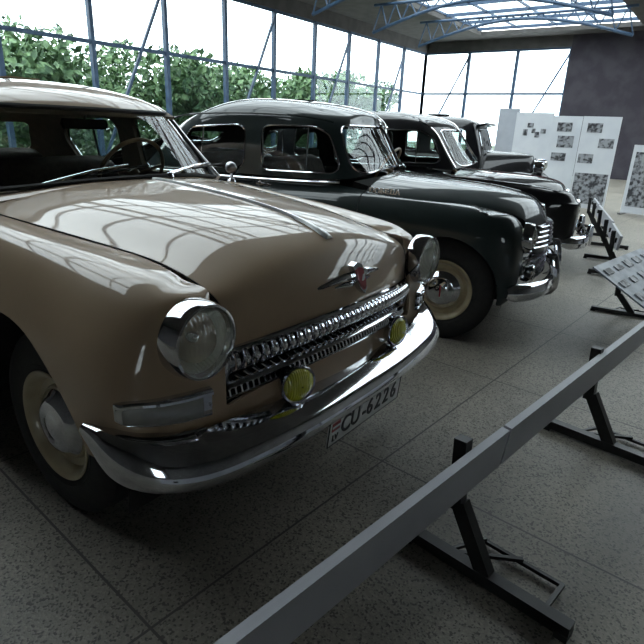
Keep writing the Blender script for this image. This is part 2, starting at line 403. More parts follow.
def text_mesh(body, size, m, name, parent, mtx, ext=0.0015, sx=1.0, bold=0.0):
    cu = bpy.data.curves.new(name, 'FONT'); cu.body = body; cu.size = size; cu.extrude = ext; cu.align_x = 'CENTER'; cu.align_y = 'CENTER'; cu.offset = bold
    o = bpy.data.objects.new(name, cu); COL.objects.link(o); bpy.context.view_layer.update()
    me = bpy.data.meshes.new_from_object(o.evaluated_get(bpy.context.evaluated_depsgraph_get())); bpy.data.objects.remove(o)
    me.transform(mtx @ Matrix.Diagonal((sx, 1, 1, 1))); me.materials.clear(); me.materials.append(m)
    q = bpy.data.objects.new(name, me); COL.objects.link(q); q.parent = parent
    return q

# ================================================================== the hall
X0, X1, Y0, Y1, H = -11.0, 8.0, -7.0, 22.0, 5.0
def struct(o): o['kind'] = 'structure'; return o
struct(MB().box(((X0+X1)/2, (Y0+Y1)/2, -.05), (X1-X0, Y1-Y0, .10)).build('floor', floorm, smooth=False))
# ceiling with large rooflight openings
SKY = [(-8.2, -2.6, -2.6, 21.0), (-1.0, 6.0, 6.5, 21.0)]
def slab(name, x0, x1, y0, y1, z, t, holes, m):
    xs = sorted({x0, x1, *[v for h in holes for v in h[:2]]}); ys = sorted({y0, y1, *[v for h in holes for v in h[2:]]}); b = MB()
    for i in range(len(xs)-1):
        for j in range(len(ys)-1):
            cx, cy = (xs[i]+xs[i+1])/2, (ys[j]+ys[j+1])/2
            if any(h[0] < cx < h[1] and h[2] < cy < h[3] for h in holes): continue
            b.box((cx, cy, z+t/2), (xs[i+1]-xs[i], ys[j+1]-ys[j], t))
    return b.build(name, m, smooth=False)
struct(slab('ceiling', X0, X1, Y0, Y1, H, .15, SKY, ceilm))
for n_, (a, b_, c, d) in enumerate(SKY):
    w = struct(MB().box(((a+b_)/2, (c+d)/2, H+.22), (b_-a, d-c, .01)).build('window_%d' % (n_+1), winglass, smooth=False))
    g = MB(); k = 0
    yy = c
    while yy <= d+.01: g.bar((a, yy, H+.16), (b_, yy, H+.16), .07, .10); yy += 1.45
    xx = a
    while xx <= b_+.01: g.bar((xx, c, H+.19), (xx, d, H+.19), .05, .06); xx += (b_-a)/4
    g.build('glazing_bars', blueframe, w, smooth=False)
def truss(y, x0, x1, n_):
    g = MB(); P = [(x0+(x1-x0)*i/14, y, 4.15+.62*math.sin(PI*i/14)) for i in range(15)]
    g.tube(P, .045, 8)
    g.tube([(x0, y, 4.88), (x1, y, 4.88)], .04, 8)
    for i in range(14):
        a = P[i]; b = P[i+1]; g.tube([a, ((a[0]+b[0])/2, y, 4.88)], .02, 6); g.tube([((a[0]+b[0])/2, y, 4.88), b], .02, 6)
    return struct(g.build('trim_%d' % n_, blueframe))
k = 1
for yy in (-1.0, 2.0, 5.0, 8.0, 11.0, 14.0, 17.0): truss(yy, -8.8, -2.2, k); k += 1
# walls
def glazed_wall(name, wn, x, y0, y1, z0, z1, axis):
    """dwarf wall, glass panes in blue steel, fascia above"""
    P = (lambda a, z, d=0: (x+d, a, z)) if axis == 'x' else (lambda a, z, d=0: (a, x+d, z))
    L = y1-y0; c = (y0+y1)/2
    dim = (lambda l, hh, t: (t, l, hh)) if axis == 'x' else (lambda l, hh, t: (l, t, hh))
    b = MB().box(P(c, z0/2), dim(L, z0, .2)); b.box(P(c, (z1+H)/2), dim(L, H-z1, .2))
    struct(b.build(name, wallm, smooth=False))
    w = struct(MB().box(P(c, (z0+z1)/2), dim(L, z1-z0, .012)).build(wn, winglass, smooth=False))
    g = MB(); a = y0; i = 0
    while a <= y1+.01:
        g.bar(P(a, z0), P(a, z1), .09, .12)
        if a+2 <= y1+.01 and i % 2 == 0:
            g.bar(P(a, z0+.1, .06), P(a+2, z1-.1, .06), .06, .06)
        a += 2; i += 1
    for z in (z0+.03, (z0+z1)/2+.5, z1-.03): g.bar(P(y0, z), P(y1, z), .07, .08)
    g.build('window_frame', blueframe, w, smooth=False)
struct(MB().box((X0, (Y0+2)/2, H/2), (.2, 2-Y0, H)).build('wall_left_solid', wallm, smooth=False))
glazed_wall('wall_left', 'window_3', X0, 2.0, Y1, .35, 4.6, 'x')
glazed_wall('wall_back', 'window_4', Y1, X0, -5.0, .35, 4.6, 'y')
struct(MB().box(((-5+X1)/2, Y1, H/2), (X1+5, .2, H)).build('wall_back_solid', darkwall, smooth=False))
struct(MB().box((X1, (Y0+Y1)/2, H/2), (.2, Y1-Y0, H)).build('wall_right', wallm, smooth=False))
glazed_wall('wall_front', 'window_5', Y0, 5.0, 7.0, .6, 2.9, 'y')  # unseen window, added for front fill light and chrome reflections
struct(MB().box((1.5, Y0, H/2), (7.0, .2, H)).build('wall_front_pier', wallm, smooth=False))
struct(MB().box((7.5, Y0, H/2), (1.0, .2, H)).build('wall_front_solid', wallm, smooth=False))
struct(MB().box((-6.5, Y0, H/2), (9, .2, H)).build('wall_front_end', wallm, smooth=False))

# ------------------------------------------------------------------ garden outside
struct(MB().box((-40, 20, -.12), (60, 110, .1)).build('ground_outside', grassm, smooth=False))
def shrub(name, x, y, h, rad, label, cat, n=1500, group=None, seed=0):
    rg = random.Random(seed); t = empty(name, (x, y, -.07), label, cat, group)
    tr = MB().tube([(0, 0, 0), (.05, .03, h*.35), (0, .06, h*.6)], [.09, .07, .04], 8)
    for a in range(5):
        q = a*1.26; tr.tube([(0.02, .03, h*.3), (math.cos(q)*rad*.5, math.sin(q)*rad*.5, h*.62)], [.04, .015], 6)
    tr.build('trunk', woodm, t)
    b = MB(); bl = [(rg.uniform(-.6, .6)*rad, rg.uniform(-.6, .6)*rad, rg.uniform(.30, .85)*h, rg.uniform(.35, .6)*rad) for _ in range(14)]
    for i in range(n):
        cx, cy, cz, rr = rg.choice(bl); v = Vector((rg.gauss(0, 1), rg.gauss(0, 1), rg.gauss(0, 1))).normalized()*rr*rg.uniform(.75, 1.05)
        p = Vector((cx, cy, cz))+v; p.z = max(p.z, .1); s = rg.uniform(.10, .19)
        a1 = Vector((rg.gauss(0, 1), rg.gauss(0, 1), rg.gauss(0, 1))).normalized(); a2 = a1.cross(v).normalized()
        b.add([p-a1*s, p-a2*s*.5+v*.03, p+a1*s, p+a2*s*.5+v*.03], [(0, 1, 2, 3)])
    b.build('foliage', leafm, t, smooth=False)
    return t
names_ = ['leftmost green shrub outside, seen through the rear window of the beige car', 'green shrub outside, seen through the far side windows of the beige car',
    'green shrub outside behind the roof of the beige car', 'green shrub outside behind the roof of the dark green car', 'green shrub outside behind the long black limousine', 'green shrub outside at the far corner of the glass wall']
for i in range(6):
    shrub('garden_shrub', -14.0-.3*(i % 2), 2.2+4.1*i, 3.3+.25*(i % 3), 1.62, names_[i], 'shrub', 2600, 'front row of shrubs outside the glass wall', i)
for i in range(8):
    shrub('tall_shrub', -20.2-.3*(i % 2), -.6+4.2*i, 4.5+.3*(i % 2), 1.68, ('leftmost', 'second from the left', 'third from the left', 'fourth from the left', 'fifth from the left', 'third from the right', 'second from the right', 'rightmost')[i]+' of the tall green shrubs growing behind the hedge outside', 'shrub', 2200, 'second row of shrubs outside the glass wall', 20+i)

hd = empty('garden_hedge', (-17.0, 11.5, -.07), 'long clipped hedge between the two rows of shrubs outside the glass wall', 'hedge')
rg_ = random.Random(9); b_ = MB(); b2_ = MB()
for i in range(60): b2_.tube([(rg_.uniform(-.2, .2), -12.4+i*.42, 0), (rg_.uniform(-.3, .3), -12.4+i*.42+rg_.uniform(-.2, .2), 2.0)], [.04, .015], 5)
for i in range(9000):
    p = Vector((rg_.uniform(.15, .6) if i % 3 else rg_.uniform(-.5, .5), rg_.uniform(-12.5, 12.5), rg_.uniform(.05, 2.55))); s_ = rg_.uniform(.09, .17)
    a1 = Vector((rg_.gauss(0, .6), rg_.gauss(0, 1), rg_.gauss(0, 1))).normalized(); a2 = a1.cross(Vector((1, rg_.gauss(0, .4), rg_.gauss(0, .4)))).normalized()
    b_.add([p-a1*s_, p-a2*s_*.6, p+a1*s_, p+a2*s_*.6], [(0, 1, 2, 3)])
b_.build('foliage', leafm, hd, smooth=False); b2_.build('stems', woodm, hd)
# ------------------------------------------------------------------ barrier stands and rails
def stand(x0, y0, ang, label, full=True, group='black floor stands of the barrier'):
    t = empty('barrier_stand', (x0, y0, 0), label, 'stand', group, rz=ang)
    p = MB(); p.bar((.145, 0, .045), (.02, 0, .262), .040, .052); p.bar((.012, 0, .235), (0, 0, .495), .040, .045); p.build('post', steelb, t, smooth=False)
    b = MB(); b.bar((-.165, 0, .032), (.43, 0, .032), .045, .042); b.build('foot', steelb, t, smooth=False)
    for xx in (-.15, .41):
        c = MB().box((xx, 0, .011), (.04, .055, .022)); c.build('foot_pad', rubber, t, smooth=False)
    if full:
        g = MB(); g.bar((.0, 0, .045), (.06, .17, .03), .012, .012); g.bar((.0, 0, .04), (.20, .17, .03), .014, .014); g.bar((.06, .17, .018), (.34, .17, .018), .014, .014); g.bar((.34, 0, .03), (.34, .17, .022), .014, .014); g.build('brace', steelb, t, smooth=False)
    return t
def rail(a, b, label, hgt=.150, th=.028, m=greyboard, tilt=.10, z=.474):
    a, b = Vector(a), Vector(b); d = b-a; c = (a+b)/2; L = d.length; ang = math.atan2(d.y, d.x)
    t = empty('barrier_rail', (c.x+.012, c.y, z-hgt), label, 'rail', 'grey barrier rails', rz=ang)
    MB().box((0, 0, hgt/2), (L, th, hgt), rx=tilt).build('board', m, t, smooth=False)
    for sx in (-.35, .35):
        MB().box((sx*L, .022, hgt*.55), (.05, .02, .05)).build('bracket', steelb, t, smooth=False)
    return t
AN = -.14
stand(.43, -.09, AN, 'black bent steel stand under the grey rail, nearest the number plate')
stand(.607, 1.08, AN, 'black bent steel stand under the farther half of the long grey rail')
rail((.30, -1.3, 0), (.488, .1, 0), 'long grey barrier rail in front of the beige car, nearer half')
rail((.490, .115, 0), (.735, 1.95, 0), 'long grey barrier rail in front of the beige car, farther half')
for i, (sx, sy) in enumerate([(.36, 3.5), (.04, 4.95), (-.18, 5.8), (-.42, 6.75), (-.66, 7.6), (-.88, 8.4)]):
    q_ = stand(sx, sy, .12, ['black steel stand under the sloping information board', 'black steel stand first beyond the sloping information board', 'black steel stand second beyond the sloping information board',
                        'black steel stand beside the bumper of the large black car', 'black steel stand past the large black car', 'farthest black steel stand in the row'][i], full=i < 2)
    if i == 0: q_.scale = (1, 1, .68)
for i, (a, b) in enumerate([((.13, 4.75, 0), (-.12, 5.75, 0)), ((-.13, 5.85, 0), (-.61, 7.6, 0)), ((-.63, 7.7, 0), (-.87, 8.6, 0))]):
    rail(a, b, ['pale grey rail on the stands beyond the sloping board', 'pale grey rail on the stands beside the large black car', 'farthest pale grey rail before the display panels'][i])
pg = mat('print_grey', (.08, .085, .09), .6); noise_color(pg, (.03, .03, .035), (.3, .31, .33), 14, 5, .42, .58)
panelb = mat('blue_grey_print', (.13, .155, .19), .45); noise_color(panelb, (.09, .11, .14), (.19, .22, .26), 6, 4)
def info_board(loc, rz, label, w=1.15, d=.46):
    t = empty('information_board', loc, label, 'information board', None, rz)
    MB().box((d/2, w/2, 0), (d, w, .012), ry=.50).build('panel', panelb, t, smooth=False)
    rg = random.Random(3)
    for i in range(5):
        for j in range(3):
            x_, y_ = .08+j*.14, .12+i*.22; q = .5; p = MB(); p.box((d/2+(x_-d/2)*math.cos(q)+.012, y_, -(x_-d/2)*math.sin(q)+.008), (.05+rg.random()*.03, .10+rg.random()*.04, .004), ry=.5); p.build('printed_picture', MATS['print_grey'], t, smooth=False)
    return t
info_board((.22, 2.80, .40), -.15, 'sloping blue grey information board on a low stand before the dark green car')

# ------------------------------------------------------------------ display panels at the back
def display_panel(x, y, w, h, rz, label, pics, m=panelw, z=0.03):
    t = empty('display_panel', (x, y, 0), label, 'display panel', 'white exhibition panels', rz)
    MB().box((0, 0, z+h/2), (w, .03, h)).build('board', m, t, smooth=False)
    for sx in (-1, 1): MB().box((sx*(w/2-.04), 0, .02), (.06, .4, .03)).build('foot', dull, t, smooth=False)
    for (px, pz, pw, ph) in pics:
        MB().box((px*w-w/2, -.018, z+pz*h), (pw*w, .006, ph*h)).build('photograph', pg, t, smooth=False)
    return t
display_panel(-3.50, 11.6, .46, 1.95, .05, 'plain pale grey exhibition panel, leftmost, beside the blue glazing', [], panelg)
display_panel(-2.80, 11.2, .78, 1.86, .05, 'white exhibition panel with one cluster of small photographs', [(.30, .78, .12, .07), (.42, .86, .16, .05), (.62, .76, .12, .06), (.52, .80, .1, .05), (.78, .8, .14, .05)])
display_panel(-2.10, 11.1, .58, 1.80, .05, 'white exhibition panel with three photographs one below another', [(.45, .88, .5, .10), (.55, .72, .55, .13), (.4, .55, .5, .09)])
display_panel(-1.42, 11.0, .70, 1.80, .05, 'white exhibition panel with a large landscape picture at its foot, rightmost', [(.35, .88, .4, .10), (.72, .72, .4, .10), (.25, .55, .4, .10), (.5, .22, .9, .34)])
display_panel(-.30, 10.9, .9, 1.3, -.15, 'grey picture panel standing right of the white panels', [(.5, .5, .86, .8)])

# ================================================================== beige car
def add_glass(parent, name, VF, frame=None, fr=.008, inset=.006, m=None):
    V, F = weld(*VF); N = normals(V, F); o = link(name, V-N*inset, F, m or glass, parent, angle=80)
    if frame: frame_tube(name+'_trim', (V, F), fr, frame, o)
    return o
GAP = .0035
stripm = mat('satin_trim_metal', (.72, .72, .72), .38, 1.0); noise_color(stripm, (.68, .68, .68), (.75, .75, .75), 12)
def volga():
    car = empty('classic_car', (0, 0, 0), 'beige vintage saloon with yellow fog lamps and number plate CU-6226, nearest the camera', 'car')
    def sec(x, rows, xs=None):   # rows (y,z)
        return [((x if xs is None else xs[i]), y, z) for i, (y, z) in enumerate(rows)]
    cols = [
     [(-.16,0,.34),(-.10,0,.44),(-.075,0,.56),(-.055,0,.655),(-.06,0,.71),(-.16,0,.76),(-.24,0,.78),(-.34,0,.78),(-.44,0,.78)],
     [(-.18,.3,.34),(-.12,.3,.44),(-.10,.3,.56),(-.085,.3,.655),(-.09,.3,.71),(-.18,.3,.76),(-.26,.3,.78),(-.36,.3,.78),(-.46,.3,.78)],
     [(-.20,.5,.34),(-.15,.5,.44),(-.13,.5,.56),(-.125,.5,.655),(-.13,.5,.71),(-.19,.5,.76),(-.26,.5,.78),(-.36,.5,.79),(-.46,.5,.80)],
     [(-.22,.60,.33),(-.17,.61,.43),(-.145,.61,.56),(-.14,.61,.66),(-.145,.605,.76),(-.15,.60,.84),(-.165,.595,.900),(-.185,.582,.928),(-.21,.568,.945)],
     [(-.24,.69,.32),(-.19,.70,.43),(-.16,.71,.56),(-.155,.71,.66),(-.165,.71,.76),(-.185,.70,.87),(-.205,.685,.950),(-.245,.63,.970),(-.28,.569,.970)],
     [(-.28,.77,.31),(-.23,.79,.43),(-.20,.80,.56),(-.195,.805,.66),(-.20,.80,.76),(-.215,.78,.87),(-.245,.745,.948),(-.295,.67,.985),(-.34,.569,.983)],
     [(-.34,.82,.28),(-.29,.855,.43),(-.27,.868,.56),(-.265,.872,.66),(-.27,.866,.77),(-.29,.825,.88),(-.31,.775,.957),(-.35,.70,.999),(-.42,.572,1.000)],
     [(-.44,.835,.24),(-.42,.872,.42),(-.41,.888,.55),(-.405,.892,.67),(-.41,.886,.79),(-.42,.845,.895),(-.43,.788,.972),(-.46,.71,1.014),(-.52,.582,1.012)],
     sec(-.62,[(.84,.24),(.877,.42),(.893,.56),(.897,.68),(.885,.80),(.850,.905),(.798,.988),(.722,1.031),(.605,1.024)]),
     sec(-.85,[(.84,.24),(.877,.42),(.893,.56),(.897,.68),(.885,.81),(.853,.92),(.805,1.006),(.735,1.050),(.640,1.042)]),
     sec(-1.15,[(.84,.24),(.877,.42),(.895,.56),(.90,.68),(.890,.81),(.860,.93),(.815,1.022),(.750,1.070),(.675,1.064)]),
     sec(-1.45,[(.84,.24),(.877,.42),(.895,.56),(.90,.68),(.893,.81),(.870,.93),(.835,1.03),(.775,1.088),(.708,1.082)]),
     sec(-1.9,[(.84,.24),(.877,.42),(.895,.56),(.90,.68),(.895,.81),(.875,.92),(.845,1.01),(.805,1.066),(.755,1.085)]),
     sec(-2.6,[(.84,.24),(.877,.42),(.895,.56),(.90,.68),(.895,.81),(.875,.92),(.85,1.0),(.82,1.05),(.775,1.07)]),
     sec(-3.3,[(.84,.24),(.877,.42),(.895,.56),(.90,.68),(.895,.81),(.875,.91),(.85,.985),(.81,1.035),(.75,1.06)]),
     sec(-4.0,[(.83,.28),(.87,.42),(.885,.56),(.89,.68),(.885,.80),(.87,.90),(.845,.97),(.80,1.01),(.60,1.04)]),
     sec(-4.45,[(.80,.30),(.84,.42),(.855,.56),(.86,.68),(.86,.79),(.85,.88),(.82,.95),(.77,.985),(.55,1.0)]),
     [(-4.62,.72,.32),(-4.68,.75,.42),(-4.70,.77,.56),(-4.70,.78,.68),(-4.70,.78,.79),(-4.69,.77,.87),(-4.66,.74,.93),(-4.6,.69,.96),(-4.5,.45,.97)],
     [(-4.66,.35,.32),(-4.74,.35,.42),(-4.76,.35,.56),(-4.76,.35,.66),(-4.74,.35,.76),(-4.70,.35,.84),(-4.62,.35,.90),(-4.55,.33,.93),(-4.5,.25,.96)],
     [(-4.67,0,.32),(-4.75,0,.42),(-4.77,0,.56),(-4.77,0,.66),(-4.75,0,.76),(-4.71,0,.84),(-4.63,0,.90),(-4.56,0,.93),(-4.5,0,.96)]]
    net = mirror_ring(cols)
    S = surf(net, 7, 7, 3, True)
    wx, wz, wr = -.845, .372, .455
    S = clip(S, OR(disc(wx, wz, wr), disc(-3.52, .36, .41)), -1)
    S = clip(S, AND(half(0, 1, -.80), half(2, -1, .485)), -1)
    # grille opening
    valz = lambda X: X[:, 2]-(.672-.19*X[:, 1]**2)
    open_ = AND(half(0, 1, -.60), lambda X: .580-np.abs(X[:, 1]), valz)
    S = clip(S, open_, -1)
    # split: fenders, doors, rear body, front valance
    fend = AND(half(0, 1, -1.47), lambda X: np.abs(X[:, 1])-.60+0*X[:, 0])
    low = AND(half(0, 1, -.60), half(2, -1, .665), lambda X: .60-np.abs(X[:, 1]))
    for s_, nm in ((-1, 'near'), (1, 'far')):
        P = clip(S, off(half(0, 1, -1.47), -GAP), 1); P = clip(P, half(1, s_, 0)); 
        P = clip(P, OR(lambda X: np.abs(X[:, 1])-.60, valz, half(0, -1, -.5)), 1)
        link('front_fender', *thick(P, .012), beige, car)
        lip = clip(P, AND(half(2, -1, 10)), 1)
        D1 = clip(clip(S, half(1, s_, .4*s_)), AND(off(half(0, -1, -1.47), -GAP), off(half(0, 1, -2.36), -GAP), half(2, 1, .33)))
        d = link('front_door', *thick(D1, .012), beige, car)
        D2 = clip(clip(S, half(1, s_, .4*s_)), AND(off(half(0, -1, -2.36), -GAP), off(half(0, 1, -3.1), -GAP), half(2, 1, .33)))
        d2 = link('rear_door', *thick(D2, .012), beige, car)
        for dd, hx in ((d, -2.22), (d2, -2.98)):
            MB().tube([(hx-.08, s_*.925, .88), (hx-.05, s_*.935, .88), (hx+.06, s_*.935, .88), (hx+.08, s_*.895, .88)], .011, 8).build('door_handle', chrome, dd)
    V_ = clip(clip(clip(S, half(0, 1, -.5)), lambda X: .60-np.abs(X[:, 1])), lambda X: -valz(X))
    link('front_valance', *thick(V_, .012), beige, car)
    R_ = clip(S, off(half(0, -1, -3.1), -GAP)); link('rear_body', *thick(R_, .012), beige, car)
    R2 = clip(S, AND(half(0, -1, -1.47), half(0, 1, -3.1), off(half(2, -1, .33), -GAP))); link('sill', *thick(R2, .012), beige, car)
    # trunk lid
    tr = [[(x, y, z-.06*(y/.6)**2) for y in (-.74, -.5, -.25, 0, .25, .5, .74)] for x, z in ((-3.7, 1.10), (-3.95, 1.09), (-4.2, 1.06), (-4.4, 1.01), (-4.56, .93))]
    T = surf(tr, 5, 5); link('trunk_lid', *thick(T, .012), beige, car)
    # hood
    C = [(-.055,.828),(-.062,.862),(-.085,.915),(-.125,.975),(-.185,1.030),(-.32,1.080),(-.54,1.120),(-.85,1.148),(-1.10,1.162),(-1.19,1.163)]
    E_ = [(-.165,.562,.775),(-.165,.557,.820),(-.163,.553,.868),(-.178,.554,.916),(-.240,.560,.960),(-.42,.566,1.003),(-.64,.592,1.026),(-.95,.640,1.052),(-1.24,.678,1.072),(-1.36,.690,1.076)]
    fr = (0, .22, .44, .62, .78, .90, 1.0)
    hf = (0, .035, .13, .32, .60, .84, 1.0)         # how far down towards the edge
    hfn = (0, .05, .18, .36, .60, .82, 1.0)
    net = []
    for k in range(len(C)):
        row = []
        w_ = min(1, max(0, (k-2)/3))
        for s_ in (-1, 1):
            half_ = []
            for i, q in enumerate(fr):
                e = E_[k]; h_ = hf[i]*w_+hfn[i]*(1-w_); px = C[k][0]+(e[0]-C[k][0])*(q**2.0)
                half_.append((px, s_*e[1]*q, C[k][1]+(e[2]-C[k][1])*h_))
            row = (half_[::-1] if s_ < 0 else row+half_[1:])
        net.append(row)
    H_ = surf(net, 9, 8, 3)
    hood = link('hood', *thick(H_, .010), beige, car)
    for s_ in (-1, 1):
        P = bsp(np.array(E_), np.linspace(0, 9, 60)); MB().tube([(p[0], s_*(p[1]+.003), p[2]-.002) for p in P], .0022, 6).build('hood_gap_shade', dark, hood)  # added dark tube, stands in for the shaded gap along the hood edge
    cc = bsp(np.array([(a, 0, b) for a, b in C]), np.linspace(4.1, 9, 40), 3)
    # centre strip widening into a tail at the nose
    Vs = []; 
    for i, p in enumerate(cc):
        t = 1-i/39; w_ = .0075+.016*max(0, (t-.72)/.28)**1.3
        if i == 0: w_ = .020
        Vs += [(p[0], -w_, p[2]+.001), (p[0], -w_*.5, p[2]+.008+.004*t), (p[0], w_*.5, p[2]+.008+.004*t), (p[0], w_, p[2]+.001)]
    Fs = grid_faces(40, 4) + [(0, 1, 2, 3)]
    link('hood_strip', Vs, Fs, stripm, hood, angle=50)
    # emblem with wings
    em = empty_part('emblem', car, (-.072, 0, .918)); em.scale = (1.2, 1.15, 1.2)
    sh = [(-.024, .036), (0, .043), (.024, .036), (.025, .0), (.016, -.030), (0, -.045), (-.016, -.030), (-.025, 0)]
    def shield(k, x, m, nm, d=.010):
        V = [(x+z*k*-.42, y*k, z*k) for y, z in sh] + [(x+d+z*k*-.42, y*k, z*k) for y, z in sh]
        n = len(sh); F = [tuple(range(n))[::-1], tuple(range(n, 2*n))] + [(i, (i+1) % n, n+(i+1) % n, n+i) for i in range(n)]
        return link(nm, V, F, m, em, angle=30)
    shield(1.0, .0, chrome, 'badge_frame', .020); shield(.72, .021, redm, 'badge_field', .003)
    b = MB()
    b.add([(.027, -.004, .012), (.027, .008, .016), (.027, .010, .0), (.027, .003, -.014), (.027, -.006, -.006)], [(0, 1, 2, 3, 4)]); b.build('badge_deer', whitem, em)
    for s_ in (-1, 1):
        P = [( -.004, s_*.022, .004), (-.004, s_*.06, .006), (-.012, s_*.12, -.002), (-.030, s_*.20, -.016), (-.055, s_*.285, -.030)]
        MB().tube(P, [.013, .012, .008, .004, .0015], 8).build('badge_wing', chrome, em)
        MB().tube([(-.0, s_*.02, -.018), (-.002, s_*.06, -.016), (-.008, s_*.10, -.018)], [.010, .008, .002], 8).build('badge_wing', chrome, em)
    # grille
    gx = lambda y: -.048-.38*y*y
    gz = lambda y: .822-.155*y*y
    gl = lambda y: .700-.19*y*y
    g = empty_part('grille', car, (0, 0, 0))
    ys = np.linspace(-.56, .56, 45)
    MB().tube([(gx(y)+.006, y, gz(y)+.002) for y in ys], .012, 8).build('grille_upper_moulding', chrome, g)
    Pn = []
    for y in ys:
        x, z = gx(y), gl(y)+.022
        Pn.append([(x-.03, y, z+.012), (x+.004, y, z+.012), (x+.020, y, z+.006), (x+.024, y, z-.002), (x+.018, y, z-.009), (x-.02, y, z-.012)])
    A = np.array(Pn); MB().add(A.reshape(-1, 3), grid_faces(len(ys), 6)).build('grille_lower_moulding', chrome, g, angle=50)
    teeth = MB()
    for i in range(36):
        y = -.535+1.07*i/35; x = gx(y); zt = gz(y)-.006; zb = gl(y)+.036; n = 10; w_ = .0078; V = []
        for k in range(n):
            t = k/(n-1); z = zt+(zb-zt)*t; ox = .010+.030*math.sin(PI*min(1, .12+t*.95))-.038*t*t
            V += [(x+ox-.035, y-w_, z), (x+ox-.006, y-w_, z), (x+ox, y-w_*.55, z), (x+ox, y+w_*.55, z), (x+ox-.006, y+w_, z), (x+ox-.035, y+w_, z)]
        teeth.add(V, grid_faces(n, 6)+[(0, 1, 2, 3, 4, 5)])
    teeth.build('grille_bars', chrome, g, angle=40)
    t2 = MB()
    for i in range(60):
        y = -.55+1.10*i/59; x = gx(y); t2.box((x+.004, y, gl(y)-.004), (.014, .0075, .024), ry=-.3)
    t2.build('grille_lower_bars', chrome, g, smooth=False)
    MB().tube([(gx(y)+.004, y, gl(y)-.020) for y in ys], .006, 6).build('grille_sill_moulding', chrome, g)
    bk = MB(); A = []
    for y in ys: A.append([(gx(y)-.055, y, .86), (gx(y)-.060, y, .76), (gx(y)-.035, y, gl(y)-.04)])
    bk.add(np.array(A).reshape(-1, 3), grid_faces(len(ys), 3)); bk.build('grille_backing', dark, g)
    for s_ in (-1, 1):
        V = []
        for k, (y, w0) in enumerate(((.545, .0), (.560, .014), (.580, .020), (.602, .012), (.618, 0))):
            x = gx(.56)-(y-.56)*.3
            V += [(x+w0-.014, s_*y, .790-(y-.56)*.3), (x+w0+.010, s_*y, .745), (x+w0+.006, s_*y, .700), (x+w0-.006, s_*y, .652)]
        MB().add(V, grid_faces(5, 4)).build('grille_end_cap', chrome, g, angle=80)
    # headlights
    for s_ in (-1, 1): headlight(car, (-.116, s_*.677, .858), .101, .055)
    # side marker (turn signal) wedge around each corner
    path = [(-.134, .645, .660), (-.143, .675, .660), (-.155, .72, .661), (-.185, .785, .663), (-.225, .84, .667), (-.240, .862, .669), (-.255, .878, .674)]
    for s_ in (-1, 1):
        ts = empty_part('turn_signal', car); P = bsp(np.array(path), np.linspace(0, 6, 31)); A = []; L = []
        for i, p in enumerate(P):
            t = i/30; hh = .040*(1-.45*t**3); a = P[min(i+1, 30)]-P[max(i-1, 0)]; n = np.array([-a[1], a[0]*-1*-1, 0]); n = np.array([a[1], -a[0], 0]); n = n/np.linalg.norm(n)
            dpt = .022*(1-t**4)+.003; q = lambda o_, z_: (p[0]+n[0]*o_, s_*(p[1]+n[1]*o_), p[2]+z_)
            A.append([q(-.004, hh+.006), q(dpt*.7, hh+.004), q(dpt, hh-.002), q(dpt, hh-.010), q(dpt*.5, hh-.014), q(dpt*.42, -hh*.5), q(dpt*.45, -hh+.006), q(dpt*.35, -hh-.002), q(-.004, -hh-.004)])
            if 4 < i < 26: L.append([q(dpt*.5+.006, hh-.013), q(dpt*.5+.010, 0), q(dpt*.5+.006, -hh+.006)])
        A = np.array(A); n_ = A.shape[0]; F = grid_faces(n_, 9)+[tuple(range(9)), tuple(range((n_-1)*9, n_*9))[::-1]]
        link('housing', A.reshape(-1, 3), F, chrome, ts, angle=35)
        L = np.array(L); link('lens', L.reshape(-1, 3), grid_faces(L.shape[0], 3), clearlamp, ts, angle=60)
        for k in (7, 2): 
            p = P[k]; MB().lathe([(.0055, 0), (.005, .003), (0, .004)], (p[0]+.016, s_*p[1], p[2]-.005), 'x', 12).build('screw', dull, ts)
    # bumper
    bc = [[(-.055,0,.560),(-.02,0,.548),(.020,0,.522),(.045,0,.482),(.040,0,.452),(.0,0,.432),(-.03,0,.43)],
          [(-.07,.3,.562),(-.035,.3,.55),(.010,.3,.524),(.035,.3,.484),(.030,.3,.454),(-.01,.3,.434),(-.04,.3,.43)],
          [(-.10,.55,.570),(-.06,.56,.556),(-.015,.565,.530),(.008,.57,.486),(.002,.57,.456),(-.035,.56,.436),(-.06,.55,.43)],
          [(-.13,.70,.582),(-.095,.72,.566),(-.055,.735,.536),(-.035,.74,.490),(-.042,.74,.460),(-.075,.725,.440),(-.10,.71,.435)],
          [(-.19,.80,.596),(-.155,.825,.584),(-.13,.845,.55),(-.115,.855,.503),(-.122,.852,.47),(-.15,.835,.45),(-.17,.82,.445)],
          [(-.26,.865,.612),(-.235,.89,.604),(-.225,.908,.575),(-.22,.915,.535),(-.225,.91,.50),(-.24,.895,.478),(-.25,.88,.475)],
          [(-.30,.895,.620),(-.297,.912,.616),(-.295,.921,.600),(-.295,.923,.575),(-.297,.919,.550),(-.30,.91,.537),(-.305,.895,.535)],
          [(-.345,.905,.618),(-.350,.914,.617),(-.353,.919,.611),(-.354,.920,.602),(-.353,.918,.594),(-.350,.912,.588),(-.345,.902,.588)]]
    bc = [[(p[0]-.028*max(0, 1-j/5), p[1], p[2]) for p in c] for j, c in enumerate(bc)]
    full = [[(p[0], -p[1], p[2]) for p in c] for c in bc[:0:-1]] + bc
    B = surf(full, 8, 5, 3)
    bumper = link('bumper', *thick(B, -.006), chrome, car, angle=50)
    for y in (-.545, .47):
        rib = []
        base = bsp(np.array(full), [7+np.interp(abs(y), [0, .3, .565, .74], [0, 1, 2, 3])*np.sign(y)], 3)[0]
        base = bsp(base, np.linspace(.2, 6, 20)); c0 = base.mean(0)
        MB().tube([p+(p-c0)/np.linalg.norm(p-c0)*.001 for p in base], .0045, 6).build('bumper_joint', dull, bumper)
